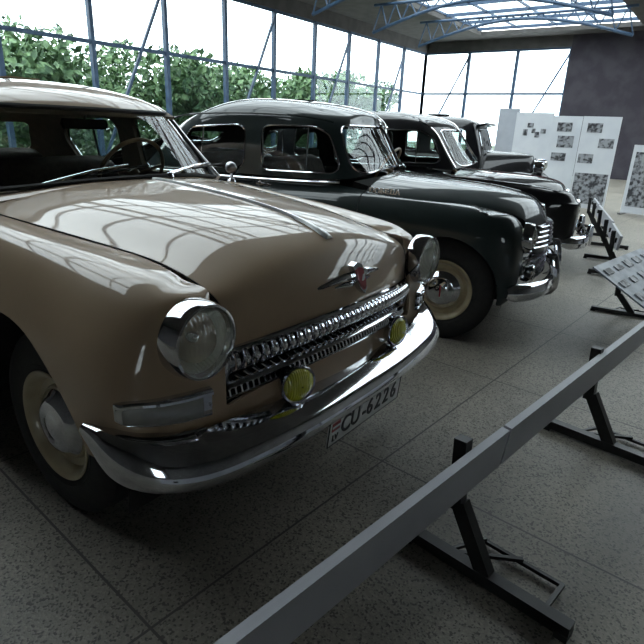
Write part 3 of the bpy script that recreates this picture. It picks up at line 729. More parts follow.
    # ribbed apron behind the bumper
    # number plate
    pl = empty_part('number_plate', car, (.012, .002, .416)); pl.rotation_euler = (0, .10, 0)
    MB().box((0, 0, 0), (.006, .50, .108)).build('plate_board', platem, pl, smooth=False)
    Rm = Matrix(((0, 0, 1, .0040), (1, 0, 0, 0), (0, 1, 0, 0), (0, 0, 0, 1)))
    rim_ = MB(); 
    for a, b_ in (((-.25, -.054), (.25, -.054)), ((.25, -.054), (.25, .054)), ((.25, .054), (-.25, .054)), ((-.25, .054), (-.25, -.054))):
        rim_.bar((.0035, a[0], a[1]), (.0035, b_[0], b_[1]), .003, .003)
    rim_.build('plate_rim', plateb, pl, smooth=False)
    x = -.145
    for ch, w_ in (('C', .062), ('U', .062), ('-', .04), ('6', .06), ('2', .06), ('2', .06), ('6', .06)):
        text_mesh(ch, .098, plateb, 'plate_character', pl, Matrix.Translation((.0, x, 0)) @ Rm @ Matrix.Translation((0, 0, 0)), sx=.92, bold=.0012)
        x += w_
    MB().box((.004, -.210, .020), (.002, .048, .034)).build('flag_red', redm, pl, smooth=False)
    MB().box((.0052, -.210, .020), (.002, .048, .008)).build('flag_white', whitem, pl, smooth=False)
    text_mesh('LV', .036, plateb, 'plate_character', pl, Matrix.Translation((0, -.210, -.028)) @ Rm, sx=.9, bold=.0005)
    MB().lathe([(.009, 0), (.008, .002), (0, .003)], (.004, -.052, .030), 'x', 12).build('plate_crest', dull, pl)
    # fog lamps standing on the bumper
    for s_, fy in ((-1, -.345), (1, .315)):
        fl = empty_part('fog_lamp', car, (-.055, fy, .628)); fl.rotation_euler = (0, 0, -.30 if s_ < 0 else -.12)
        MB().lathe([(0, -.062), (.03, -.055), (.052, -.034), (.062, -.008), (.066, .002), (.067, .010), (.063, .016), (.057, .014), (.056, .008)], axis='x', n=40).build('housing', chrome, fl, angle=50)
        MB().lathe([(.0585, .009), (.050, .020), (.030, .030), (.003, .034)], axis='x', n=36).build('lens', yellow, fl, angle=60)
        MB().tube([(-.01, 0, -.064), (-.01, 0, -.075)], .012, 10).build('bracket', dull, fl)
    # wheels
    for (x, rr) in ((-.845, 0), (-3.52, 0)):
        for s_ in (-1, 1): wheel(car, (x, s_*.685, .355), s_, .355, .165, .207, .128)
    # wheel wells + underbody
    u = MB(); u.box((-2.15, 0, .30), (1.7, 1.5, .08)); u.box((-.68, 0, .50), (.70, .95, .22)); u.box((-4.0, 0, .42), (1.2, 1.1, .3)); u.build('underbody', dark, car, smooth=False)
    for x, R in ((wx, .50), (-3.52, .47)):
        for s_ in (-1, 1):
            w_ = MB(); A = []
            for i in range(25):
                a = PI*(-.08+1.16*i/24); A.append([(x+R*math.cos(a), s_*.45, .36+R*math.sin(a)), (x+R*math.cos(a), s_*.80, .36+R*math.sin(a)*.98)])
            w_.add(np.array(A).reshape(-1, 3), grid_faces(25, 2)); w_.add([(x-R, s_*.46, .3), (x+R, s_*.46, .3), (x+R, s_*.46, .86), (x-R, s_*.46, .86)], [(0, 1, 2, 3)]); w_.build('wheel_well', dark, car)
    # greenhouse
    R0 = [(-1.235,0,1.170),(-1.275,.3,1.160),(-1.385,.55,1.135),(-1.56,.705,1.110),(-1.82,.765,1.085),(-2.6,.785,1.070),(-3.3,.76,1.06),(-3.75,.66,1.07),(-3.95,.35,1.09),(-4.0,0,1.09)]
    R1 = [(-1.395,0,1.32),(-1.435,.29,1.315),(-1.54,.51,1.30),(-1.715,.655,1.29),(-1.95,.712,1.28),(-2.6,.735,1.28),(-3.2,.71,1.27),(-3.60,.60,1.27),(-3.76,.33,1.27),(-3.80,0,1.27)]
    R2 = [(-1.535,0,1.455),(-1.575,.275,1.452),(-1.675,.475,1.445),(-1.845,.605,1.435),(-2.06,.655,1.44),(-2.6,.675,1.45),(-3.1,.655,1.44),(-3.43,.54,1.42),(-3.56,.30,1.42),(-3.60,0,1.42)]
    R3 = [(-1.66,0,1.525),(-1.70,.25,1.522),(-1.80,.43,1.515),(-1.95,.54,1.505),(-2.12,.585,1.515),(-2.6,.605,1.53),(-3.05,.58,1.51),(-3.3,.47,1.485),(-3.40,.27,1.485),(-3.43,0,1.485)]
    R4 = [(-1.92,0,1.575),(-1.94,.16,1.574),(-2.02,.28,1.57),(-2.12,.36,1.567),(-2.25,.40,1.575),(-2.6,.42,1.585),(-2.9,.40,1.57),(-3.05,.32,1.555),(-3.12,.18,1.55),(-3.14,0,1.55)]
    R5 = [(-2.25,0,1.595),(-2.26,.03,1.595),(-2.28,.05,1.595),(-2.32,.06,1.595),(-2.4,.07,1.597),(-2.6,.07,1.60),(-2.75,.06,1.597),(-2.8,.05,1.59),(-2.84,.03,1.59),(-2.85,0,1.59)]
    net = mirror_ring([[R[j] for R in (R0, R1, R2, R3, R4, R5)] for j in range(10)])
    G = surf(net, 8, 10, 3, True)
    capV = len(G[0])
    front = half(0, 1, -2.05)
    ws = sd_poly([(-.668, 1.12), (.668, 1.12), (.560, 1.452), (-.560, 1.452)], .06, (1, 2), front)
    sw1 = sd_poly([(-1.80, 1.115), (-2.28, 1.105), (-2.25, 1.43), (-2.04, 1.43)], .05, (0, 2), lambda X: np.abs(X[:, 1])-.45)
    sw2 = sd_poly([(-2.50, 1.10), (-3.00, 1.085), (-3.14, 1.30), (-2.94, 1.42), (-2.42, 1.43)], .07, (0, 2), lambda X: np.abs(X[:, 1])-.45)
    rw = sd_poly([(-.70, 1.13), (.70, 1.13), (.60, 1.39), (-.60, 1.39)], .07, (1, 2), half(0, -1, -3.36))
    allw = OR(ws, sw1, sw2, rw)
    shell = clip(G, allw, -1)
    gh = link('roof_and_pillars', *thick(shell, .010), beige, car, angle=45)
    Vh, Fh = weld(*shell); Nh = normals(Vh, Fh); link('headliner', *thick((Vh-Nh*.013, Fh), .02), headm, gh, angle=45)
    topc = clip(surf([[(-2.23-.3*i, -.08+.08*j, 1.598) for j in range(3)] for i in range(3)], 2, 2), half(2, 1, 0)); link('roof_centre', *thick(topc, -.006), beige, gh)
    add_glass(car, 'windshield', clip(G, ws), rubber, .011)
    add_glass(car, 'rear_window', clip(G, rw), chrome, .009)
    for s_ in (-1, 1):
        add_glass(car, 'side_window', clip(clip(G, sw1), half(1, s_, 0)), chrome, .008)
        add_glass(car, 'side_window', clip(clip(G, sw2), half(1, s_, 0)), chrome, .008)
        MB().tube([(-2.80, s_*.768, 1.09), (-2.72, s_*.66, 1.43)], .009, 6).build('window_divider', chrome, gh)
        # broad bright A pillar cover
        P = bsp(np.array([(-1.545, .722, 1.10), (-1.63, .690, 1.19), (-1.725, .658, 1.29), (-1.80, .630, 1.375), (-1.88, .602, 1.452), (-2.02, .585, 1.49)]), np.linspace(0, 5, 24))
        MB().tube([(p[0], s_*p[1], p[2]) for p in P], [.030]*22+[.026, .020], 14).build('pillar_trim', stripm, gh)
    # cowl under the windscreen
    cw = [[(-1.185, 0, 1.150), (-1.22, .3, 1.142), (-1.32, .55, 1.105), (-1.42, .70, 1.068)], [(-1.25, 0, 1.162), (-1.29, .3, 1.155), (-1.41, .56, 1.12), (-1.56, .72, 1.085)], [(-1.42, 0, 1.15), (-1.44, .3, 1.14), (-1.52, .56, 1.10), (-1.66, .73, 1.07)]]
    cw = [[(p[0], -p[1], p[2]) for p in r_[:0:-1]]+r_ for r_ in cw]
    link('cowl', *thick(surf(cw, 6, 6), .01), beige, car)
    # wipers
    for (py, px, pz, ty, tx, tz) in ((-.445, -1.345, 1.128, -.04, -1.325, 1.215), (.13, -1.235, 1.162, .50, -1.375, 1.205)):
        w_ = empty_part('wiper', car)
        MB().lathe([(.022, -.012), (.020, .012), (.012, .022), (0, .024)], (px, py, pz), 'z', 16).build('wiper_pivot', chrome, w_)
        m_ = (np.array((px, py, pz+.022))*.45+np.array((tx, ty, tz))*.55)+np.array((.02, 0, .012))
        MB().tube([(px, py, pz+.018), tuple(m_), (tx+.01, ty, tz+.004)], [.008, .006, .004], 8).build('wiper_arm', chrome, w_)
        a = np.array((px-.01, py+.15, pz+.035)); b_ = np.array((tx-.02, ty+.12, tz-.004)); MB().tube([tuple(a), tuple((a+b_)/2+np.array((.008, 0, .002))), tuple(b_)], .006, 6).build('wiper_blade', rubber, w_)
    MB().lathe([(.012, -.01), (.010, .014), (0, .018)], (-1.30, -.34, 1.145), 'z', 12).build('washer_jet', chrome, car)
    # fender mirror on the far side
    mr = empty_part('fender_mirror', car, (-1.50, .80, 1.085))
    MB().lathe([(.028, 0), (.022, .012), (.010, .022), (.008, .05)], (0, 0, 0), 'z', 16).build('mirror_foot', chrome, mr)
    MB().lathe([(0, -.010), (.022, -.008), (.032, 0), (.035, .012), (.030, .032), (.016, .05), (0, .058)], (-.02, 0, .082), 'x', 24).build('mirror_shell', dull, mr)
    # interior
    it = empty_part('interior', car)
    dsh = [[(-1.50, -.66, 1.10), (-1.42, -.3, 1.12), (-1.40, 0, 1.125), (-1.42, .3, 1.12), (-1.50, .66, 1.10)], [(-1.66, -.68, 1.09), (-1.60, -.3, 1.10), (-1.58, 0, 1.10), (-1.60, .3, 1.10), (-1.66, .68, 1.09)], [(-1.72, -.68, 1.0), (-1.66, -.3, 1.0), (-1.64, 0, 1.0), (-1.66, .3, 1.0), (-1.72, .68, 1.0)], [(-1.66, -.68, .8), (-1.60, -.3, .8), (-1.58, 0, .8), (-1.60, .3, .8), (-1.66, .68, .8)]]
    link('dashboard', *thick(surf(dsh, 4, 4), .01), dark, it)
    for sx, nm in ((-2.35, 'front_seat'), (-3.30, 'rear_seat')):
        se = []
        for (x, z) in ((sx+.42, .52), (sx+.46, .62), (sx+.30, .66), (sx+.08, .64), (sx-.02, .80), (sx-.10, 1.02), (sx-.14, 1.13), (sx-.20, 1.15), (sx-.25, 1.10), (sx-.22, .6)):
            se.append([(x, -.66, z-.06), (x+.01, -.62, z), (x, -.3, z), (x-.01, 0, z-.005), (x, .3, z), (x+.01, .62, z), (x, .66, z-.06)])
        link(nm, *thick(surf(se, 5, 4), -.01), seatm, it)
    fl_ = MB().box((-2.5, 0, .345), (2.3, 1.6, .02)); fl_.build('cabin_floor', dark, it, smooth=False)
    sw = empty_part('steering_wheel', it, (-1.86, .36, 1.13)); sw.rotation_euler = (0, -1.08, 0)
    MB().tube([(0+.205*math.cos(t*2*PI/40), .205*math.sin(t*2*PI/40), 0) for t in range(40)], .0115, 10, True).build('steering_rim', ivory, sw)
    sp = MB()
    for a in (PI/2-.2, -PI/2+.2): sp.tube([(0, 0, -.03), (.2*math.cos(a), .2*math.sin(a), 0)], [.012, .008], 8)
    sp.lathe([(.03, -.05), (.034, -.02), (.02, 0), (0, .004)], (0, 0, 0), 'z', 20); sp.tube([(0, 0, -.04), (0, 0, -.45)], .018, 10); sp.build('steering_column', ivory, sw)
    rv = MB(); V = [(-1.70+dx, dy, 1.385+dz) for dx in (-.012, .012) for dy, dz in ((-.11, -.024), (-.12, 0), (-.11, .024), (.11, .024), (.12, 0), (.11, -.024))]
    rv.add(V, [(0, 1, 2, 3, 4, 5), (11, 10, 9, 8, 7, 6)]+[(i, (i+1) % 6, 6+(i+1) % 6, 6+i) for i in range(6)]); rv.tube([(-1.70, 0, 1.40), (-1.67, 0, 1.475)], .006, 8); rv.build('rear_view_mirror', dark, it, smooth=False)
    for yy in (-.30, .30):
        MB().box((-1.71, yy, 1.452), (.13, .42, .016), ry=.35).build('sun_visor', headm, it, smooth=False)
    return car
volga()

# ================================================================== generic old saloon shell used by the darker cars
def body_cols(W, zc, zs, ys, xf, xr, xside, drop=.0, z0=.25, rear_w=.86, front=None):
    """W half width, zc(x) crest height, zs/ys(x) inner edge, xf front x, xr rear x"""
    cols = []
    fy = (0, .30, .53, .69, .82, .92, .978); fx = (0, .005, .012, .018, .030, .065, .16)
    nose = front or (lambda q: 0.0)
    for i, (q, dx) in enumerate(zip(fy, fx)):
        y = q*W; x = xf-dx-nose(q); top = [None]*9; xin = x-.16
        c = zc(xf-.2); s = zs(xf-.45); yi = min(y, ys(xf-.45))
        t = min(1, max(0, (q-.45)/.3))        # 0 centre, 1 over the fender
        zz = [z0+.06, .38, .5, .60+.02*t, .68+.07*t, .72+(c-.10-.72)*t, .74+(c-.02-.74)*t, .76+(c-.76)*t, .78+(s-.78)*t]
        xx = [x-.07, x-.02, x-.005, x, x-.004, x-.03-.02*(1-t), x-.09, x-.20, x-.34]
        yy = [y*.98, y, y, y, y, y*.99, y*(.965 if t else 1), y+(y*.90-y)*t, y+(yi-y)*t]
        cols.append([(xx[k], yy[k], zz[k]) for k in range(9)])
    for x in xside:
        c, s, yi = zc(x), zs(x), ys(x); w = W*(1-.10*max(0, (xr+1.3-x)/1.3)**2) if x < xr+1.3 else W
        cols.append([(x, w*.975, z0), (x, w*.993, .38), (x, w, .5), (x, w, .62), (x, w*.996, .74), (x, w*.970, c-.085), (x, w*.905, c), (x, min(w*.83, yi+.12 if yi < w*.6 else w*.86), c+.012+(s-c)*.3), (x, yi, s)])
    c, s = zc(xr+.15), zs(xr+.2)
    rw = W*rear_w
    for q in (.85, .42, 0):
        y = rw*q; x = xr+.05*(q > .6)
        cols.append([(x+.08, y*.97, z0+.06), (x+.02, y, .38), (x, y, .5), (x, y, .62), (x+.02, y, .72), (x+.06, y*.99, (c-.08)), (x+.12, y*.97, c-.02), (x+.20, y*.9, c+.01), (x+.32, y*.75, s)])
    return cols
def fn_tab(xs, zs):
    o = np.argsort(xs); xs = np.array(xs, float)[o]; zs = np.array(zs, float)[o]
    return lambda x: float(np.interp(x, xs, zs))
def rings_net(R):
    return mirror_ring([[r_[j] for r_ in R] for j in range(len(R[0]))])
def greenhouse(car, R, paint, wspoly, sides, rwpoly, frontx, rearx, trim=chrome, split=True, fr=.007, topsheet=True):
    G = surf(rings_net(R), 7, 8, 3, True)
    ws = sd_poly(wspoly, .055, (1, 2), half(0, 1, frontx)); rw = sd_poly(rwpoly, .06, (1, 2), half(0, -1, rearx))
    sw = [sd_poly(p, rr, (0, 2), lambda X: np.abs(X[:, 1])-.38) for p, rr in sides]
    shell = clip(G, OR(ws, rw, *sw), -1)
    gh = link('roof_and_pillars', *thick(shell, .03), paint, car, angle=45)
    last = R[-1]; cx = (last[0][0]+last[-1][0])/2; w_ = abs(last[0][0]-last[-1][0])/2+.03; z = max(p[2] for p in last)
    top = [[(cx+w_*i, .10*j, z-.004*abs(i)-.003*abs(j)) for j in (1, 0, -1)] for i in (1, 0, -1)]
    link('roof_centre', *thick(surf(top, 4, 4), .006), paint, gh)
    add_glass(car, 'windshield', clip(G, ws), trim, fr*1.2); add_glass(car, 'rear_window', clip(G, rw), trim, fr)
    for s_ in (-1, 1):
        for g_ in sw: add_glass(car, 'side_window', clip(clip(G, g_), half(1, s_, 0)), trim, fr)
    return gh, G
def shell_parts(car, cols, paint, arches, xa, xb, xc, hoodclip=None, zsill=.33, yin=.0):
    S = surf(mirror_ring(cols), 6, 6, 3, True)
    S = clip(S, OR(*[disc(*a) for a in arches]), -1)
    if hoodclip: S = clip(S, hoodclip, -1)
    F_ = off(half(0, 1, xa), -GAP)
    for s_ in (-1, 1):
        link('front_fender', *thick(clip(clip(S, F_), half(1, s_, 0)), .012), paint, car)
        D = clip(clip(S, half(1, s_, s_*.35)), AND(off(half(0, -1, xa), -GAP), off(half(0, 1, xb), -GAP), half(2, 1, zsill))); d1 = link('front_door', *thick(D, .012), paint, car)
        D = clip(clip(S, half(1, s_, s_*.35)), AND(off(half(0, -1, xb), -GAP), off(half(0, 1, xc), -GAP), half(2, 1, zsill))); d2 = link('rear_door', *thick(D, .012), paint, car)
    link('sill', *thick(clip(S, AND(half(0, -1, xa), half(0, 1, xc), off(half(2, -1, zsill), -GAP))), .012), paint, car)
    link('rear_body', *thick(clip(S, off(half(0, -1, xc), -GAP)), .012), paint, car)
    return S
def hood_surf(car, C, E_, paint, name='hood', sharp=2.2):
    fr = (0, .22, .44, .64, .82, .93, 1.0); hf = (0, .03, .11, .28, .55, .78, 1.0); net = []
    for k in range(len(C)):
        row = []
        for s_ in (-1, 1):
            h_ = [(C[k][0]+(E_[k][0]-C[k][0])*(q**sharp), s_*E_[k][1]*q, C[k][1]+(E_[k][2]-C[k][1])*h) for q, h in zip(fr, hf)]
            row = h_[::-1] if s_ < 0 else row+h_[1:]
        net.append(row)
    return link(name, *thick(surf(net, 7, 6, 3), .010), paint, car)
def under(car, x0, x1, W, wheels):
    u = MB(); u.box(((x0+x1)/2, 0, .32), (x1-x0, W*1.15, .10)); u.box((x1-.45, 0, .5), (.8, W*1.0, .35)); u.build('underbody', dark, car, smooth=False)
    for x, R, zz in wheels:
        for s_ in (-1, 1):
            w_ = MB(); A = []
            for i in range(21):
                a = PI*(-.08+1.16*i/20); A.append([(x+R*math.cos(a), s_*W*.52, zz+R*math.sin(a)), (x+R*math.cos(a), s_*W*.92, zz+R*math.sin(a))])
            w_.add(np.array(A).reshape(-1, 3), grid_faces(21, 2)); w_.add([(x-R, s_*W*.53, .3), (x+R, s_*W*.53, .3), (x+R, s_*W*.53, zz+R), (x-R, s_*W*.53, zz+R)], [(0, 1, 2, 3)]); w_.build('wheel_well', dark, car)
def seats(car, xs, W, z, m=seatm):
    it = empty_part('interior', car)
    for n_, sx in enumerate(xs):
        se = []
        for (x, dz) in ((.42, -.5), (.46, -.40), (.30, -.36), (.08, -.38), (-.02, -.22), (-.10, -.02), (-.14, .09), (-.20, .11), (-.25, .06), (-.22, -.4)):
            se.append([(sx+x, y*W, z+dz-(.05 if abs(y) > .7 else 0)) for y in (-.76, -.7, -.35, 0, .35, .7, .76)])
        link(('front_seat', 'rear_seat')[n_], *thick(surf(se, 4, 3), -.01), m, it)
    MB().box(((xs[0]+xs[-1])/2, 0, .385), (2.2, W*1.7, .02)).build('cabin_floor', dark, it, smooth=False)
    MB().box((xs[0]+.70, 0, z-.07), (.12, W*1.4, .14), ry=.2).build('dashboard', dark, it, smooth=False)
    sw = empty_part('steering_wheel', it, (xs[0]+.62, .36, z+.06)); sw.rotation_euler = (0, -1.05, 0)
    MB().tube([(.20*math.cos(t*2*PI/32), .20*math.sin(t*2*PI/32), 0) for t in range(32)], .011, 8, True).build('steering_rim', ivory, sw)
    MB().tube([(0, 0, .01), (0, 0, -.4)], .018, 8).tube([(0, -.2, 0), (0, .2, 0)], .008, 6).build('steering_column', ivory, sw)
    return it
def bar_bumper(car, path, zc, hh=.055, name='bumper', dx=0):
    """rounded blade swept along path [(x,y)], y>=0 half"""
    prof = [(-.012, 1.0), (.010, .92), (.024, .62), (.026, .2), (.030, .08), (.030, -.08), (.026, -.2), (.024, -.62), (.010, -.92), (-.012, -1.0)]
    half_ = [(x, y) for x, y in path]; full = [(x, -y) for x, y in half_[:0:-1]]+half_
    P = bsp(np.array([(x, y, 0) for x, y in full]), np.linspace(0, len(full)-1, 60)); A = []
    for i in range(60):
        a = P[min(i+1, 59)]-P[max(i-1, 0)]; n = np.array([a[1], -a[0], 0]); n /= np.linalg.norm(n); e = min(i, 59-i); tp = 1 if e > 5 else .55+.45*math.sin(e/5*PI/2)
        A.append([(P[i][0]+n[0]*o, P[i][1]+n[1]*o, zc+q*hh*tp) for o, q in prof])
    return link(name, *thick((np.array(A).reshape(-1, 3), grid_faces(60, 10)), -.004), chrome, car, angle=50)

# ------------------------------------------------------------------ dark green car
def pobeda():
    car = empty('classic_car', (-.182, 2.764, 0), 'dark green vintage saloon with cream wheels standing next to the beige car', 'car', rz=.22)
    zc = fn_tab([-.04, -.25, -.5, -.9, -1.35, -1.8, -3.2, -3.9, -4.5], [.885, .930, .945, .955, .968, .965, .955, .93, .86])
    zs = fn_tab([-.2, -.5, -.7, -1.0, -1.4, -1.8, -3.2, -3.8, -4.5], [.91, .935, .95, .965, 1.02, 1.055, 1.045, 1.00, .90])
    ys = fn_tab([-.2, -.5, -.7, -1.0, -1.4, -1.8, -3.2, -3.9, -4.5], [.45, .51, .55, .60, .68, .735, .715, .62, .40])
    cols = body_cols(.852, zc, zs, ys, -.018, -4.52, (-.40, -.70, -1.0, -1.35, -1.8, -2.5, -3.2, -3.75, -4.15, -4.38), front=lambda q: -.085*max(0, 1-q/.75))
    arch = [(-.553, .36, .398), (-3.25, .36, .37)]
    S = shell_parts(car, cols, green, arch, -1.19, -2.11, -2.86, AND(half(0, 1, -.42), lambda X: .50-np.abs(X[:, 1]), half(2, 1, .60)))
    C = [(.088, .60), (.082, .71), (.060, .80), (.022, .885), (-.035, .950), (-.14, 1.003), (-.38, 1.042), (-.70, 1.067), (-1.0, 1.088), (-1.15, 1.10)]
    E_ = [(.0, .32, .60), (-.01, .35, .70), (-.035, .38, .785), (-.085, .41, .850), (-.155, .44, .888), (-.28, .49, .915), (-.50, .545, .935), (-.78, .60, .948), (-1.05, .65, .965), (-1.19, .67, .975)]
    h = hood_surf(car, C, E_, green)
    cc = bsp(np.array([(a, 0, b) for a, b in C]), np.linspace(3, 9, 30)); MB().tube([(p[0], p[1], p[2]+.002) for p in cc], .006, 6).build('hood_strip', chrome, h)
    tr = [[(x, y, z-.10*(y/.6)**2) for y in (-.60, -.4, -.2, 0, .2, .4, .60)] for x, z in ((-3.3, 1.30), (-3.6, 1.24), (-3.9, 1.14), (-4.2, 1.02), (-4.45, .86))]
    link('trunk_lid', *thick(surf(tr, 5, 5), .012), green, car)
    R0 = [(-1.30,0,1.135),(-1.33,.28,1.125),(-1.41,.52,1.10),(-1.52,.675,1.07),(-1.80,.735,1.055),(-2.5,.745,1.05),(-3.15,.72,1.045),(-3.75,.60,1.02),(-4.1,.32,1.0),(-4.2,0,1.0)]
    R1 = [(-1.42,0,1.29),(-1.45,.27,1.285),(-1.52,.49,1.275),(-1.63,.62,1.265),(-1.87,.695,1.27),(-2.5,.715,1.27),(-3.1,.69,1.26),(-3.55,.55,1.23),(-3.78,.3,1.20),(-3.85,0,1.20)]
    R2 = [(-1.535,0,1.445),(-1.56,.26,1.442),(-1.63,.46,1.435),(-1.74,.575,1.43),(-1.97,.645,1.455),(-2.5,.668,1.465),(-3.0,.64,1.445),(-3.3,.52,1.41),(-3.48,.3,1.395),(-3.53,0,1.39)]
    R3 = [(-1.63,0,1.515),(-1.66,.24,1.513),(-1.74,.41,1.51),(-1.86,.505,1.513),(-2.08,.565,1.535),(-2.5,.59,1.55),(-2.9,.56,1.53),(-3.12,.43,1.495),(-3.25,.25,1.485),(-3.29,0,1.48)]
    R4 = [(-1.86,0,1.575),(-1.88,.16,1.575),(-1.94,.28,1.575),(-2.04,.36,1.578),(-2.2,.41,1.59),(-2.5,.42,1.60),(-2.75,.40,1.59),(-2.9,.31,1.57),(-2.98,.18,1.565),(-3.0,0,1.565)]
    R5 = [(-2.25,0,1.61),(-2.26,.03,1.61),(-2.28,.05,1.61),(-2.32,.06,1.61),(-2.4,.07,1.612),(-2.5,.07,1.615),(-2.6,.06,1.612),(-2.65,.05,1.61),(-2.68,.03,1.61),(-2.7,0,1.61)]
    CM = lambda R: [(p[0]+.2+.127*(-1.52-p[0])-(.045 if p[0] > -1.6 and p[1] < .5 else 0), p[1], p[2]+(.012 if p[2] > 1.35 else 0)) for p in R]
    gh, G = greenhouse(car, [CM(q) for q in (R0, R1, R2, R3, R4, R5)], green, [(-.635, 1.105), (.635, 1.105), (.545, 1.435), (-.545, 1.435)],
        [([(-1.37, 1.10), (-2.02, 1.09), (-2.04, 1.415), (-1.62, 1.42), (-1.51, 1.37)], .045), ([(-2.18, 1.09), (-2.68, 1.08), (-2.84, 1.17), (-2.72, 1.38), (-2.18, 1.415)], .055)],
        [(-.42, 1.24), (.42, 1.24), (.36, 1.36), (-.36, 1.36)], -1.72, -3.0)
    MB().bar((-1.14, 0, 1.15), (-1.325, 0, 1.45), .018, .018).build('windshield_divider', chrome, gh)
    for s_ in (-1, 1):
        MB().tube([(-1.65, s_*.725, 1.10), (-1.665, s_*.662, 1.41)], .006, 6).build('vent_window_bar', chrome, gh)
        MB().tube([(-2.60, s_*.722, 1.09), (-2.585, s_*.668, 1.395)], .006, 6).build('vent_window_bar', chrome, gh)
        P = [(-1.36, s_*.755, 1.045), (-1.8, s_*.772, 1.030), (-2.6, s_*.774, 1.025), (-3.2, s_*.765, 1.020), (-3.6, s_*.73, 1.005)]
        MB().tube(bsp(np.array(P), np.linspace(0, 4, 30)), .009, 6).build('belt_moulding', chrome, car)
        MB().tube(bsp(np.array([(-1.50, s_*.585, 1.455), (-1.75, s_*.663, 1.488), (-2.2, s_*.688, 1.497), (-2.7, s_*.66, 1.475), (-3.0, s_*.55, 1.43)]), np.linspace(0, 4, 30)), .008, 6).build('drip_rail', green, gh)
        for hx in (-2.02, -2.78):
            d_ = empty_part('door_handle', car)
            MB().lathe([(.022, 0), (.02, .008), (0, .012)], (hx, s_*.750, .99), 'y', 14, s_).build('handle_base', chrome, d_)
            MB().tube([(hx, s_*.755, .99), (hx, s_*.802, .995), (hx+.05, s_*.805, .995), (hx+.125, s_*.802, .985)], [.009, .010, .009, .007], 8).build('handle_lever', chrome, d_)
        tm = text_mesh('ПОБЕДА', .050, chrome, 'name_lettering', car, Matrix.Translation((-1.05, s_*.655, .995)) @ (Matrix(((-s_, 0, 0, 0), (0, 0, s_*1.0, 0), (0, 1, 0, 0), (0, 0, 0, 1)))), ext=.003, sx=1.1, bold=.001)
        headlight(car, (-.015, s_*.640, .77), .092, .05)
        fl = empty_part('side_lamp', car, (.030, s_*.60, .535)); MB().lathe([(.035, -.05), (.052, -.01), (.055, .0), (.050, .006), (.046, .004)], axis='x', n=24).build('housing', chrome, fl); MB().lathe([(.047, .003), (.03, .014), (.003, .018)], axis='x', n=24).build('lens', lensglass, fl); MB().lathe([(.045, -.004), (.02, -.03), (.003, -.034)], axis='x', n=24).build('reflector', refl, fl)
    # grille: stack of chrome bars
    g = empty_part('grille', car); b = MB()
    for k_, z in enumerate((.80, .765, .73, .695, .66)):
        w_ = .30+.02*k_; P = [(.098-.75*y*y-.12*(z-.66), y, z) for y in np.linspace(-w_, w_, 21)]
        A = [[(p[0]-.03, p[1], z+.010), (p[0]+.014, p[1], z+.007), (p[0]+.020, p[1], z), (p[0]+.012, p[1], z-.006), (p[0]-.03, p[1], z-.007)] for p in P]
        b.add(np.array(A).reshape(-1, 3), grid_faces(21, 5))
    b.build('upper_bars', chrome, g, angle=40)
    b = MB()
    for k_, z in enumerate((.60, .55, .50, .45)):
        w_ = .56-.02*k_; P = [(.078-.11*abs(y/.56)**2, y, z) for y in np.linspace(-w_, w_, 25)]
        A = [[(p[0]-.04, p[1], z+.014), (p[0]+.008, p[1], z+.011), (p[0]+.016, p[1], z), (p[0]+.006, p[1], z-.010), (p[0]-.04, p[1], z-.012)] for p in P]
        b.add(np.array(A).reshape(-1, 3), grid_faces(25, 5))
    for y in (-.36, -.12, .12, .36): b.box((.055-.1*(y/.5)**2, y, .525), (.03, .018, .19))
    b.build('lower_bars', chrome, g, angle=40)
    MB().box((-.06, 0, .60), (.02, .9, .45)).build('grille_backing', dark, g, smooth=False)
    bm = bar_bumper(car, [(.15, 0), (.145, .3), (.12, .55), (.055, .73), (-.03, .83), (-.10, .868)], .435, .056)
    for y in (-.34, .34):
        A = []
        for z, x, w_ in ((.325, .135, .018), (.34, .165, .026), (.38, .193, .030), (.45, .20, .031), (.53, .19, .030), (.60, .17, .027), (.63, .15, .018)):
            A.append([(x-.05, y-w_, z), (x-.01, y-w_, z), (x+.008, y-w_*.6, z), (x+.012, y, z), (x+.008, y+w_*.6, z), (x-.01, y+w_, z), (x-.05, y+w_, z)])
        A = np.array(A); link('overrider', A.reshape(-1, 3), grid_faces(7, 7)+[tuple(range(7)), tuple(range(42, 49))[::-1]], chrome, bm, angle=50)
    for x in (-.547, -3.25):
        for s_ in (-1, 1):
            w_ = wheel(car, (x, s_*.70, .362), s_, .362, .155, .213, .128)
            MB().box((0, s_*.090, 0), (.008, .006, .085)).build('hubcap_stripe', redm, w_, smooth=False)
    under(car, -4.3, -.12, .82, [(-.547, .42, .36), (-3.25, .40, .36)])
    seats(car, (-1.98, -2.75), .80, 1.03)
    return car
pobeda()

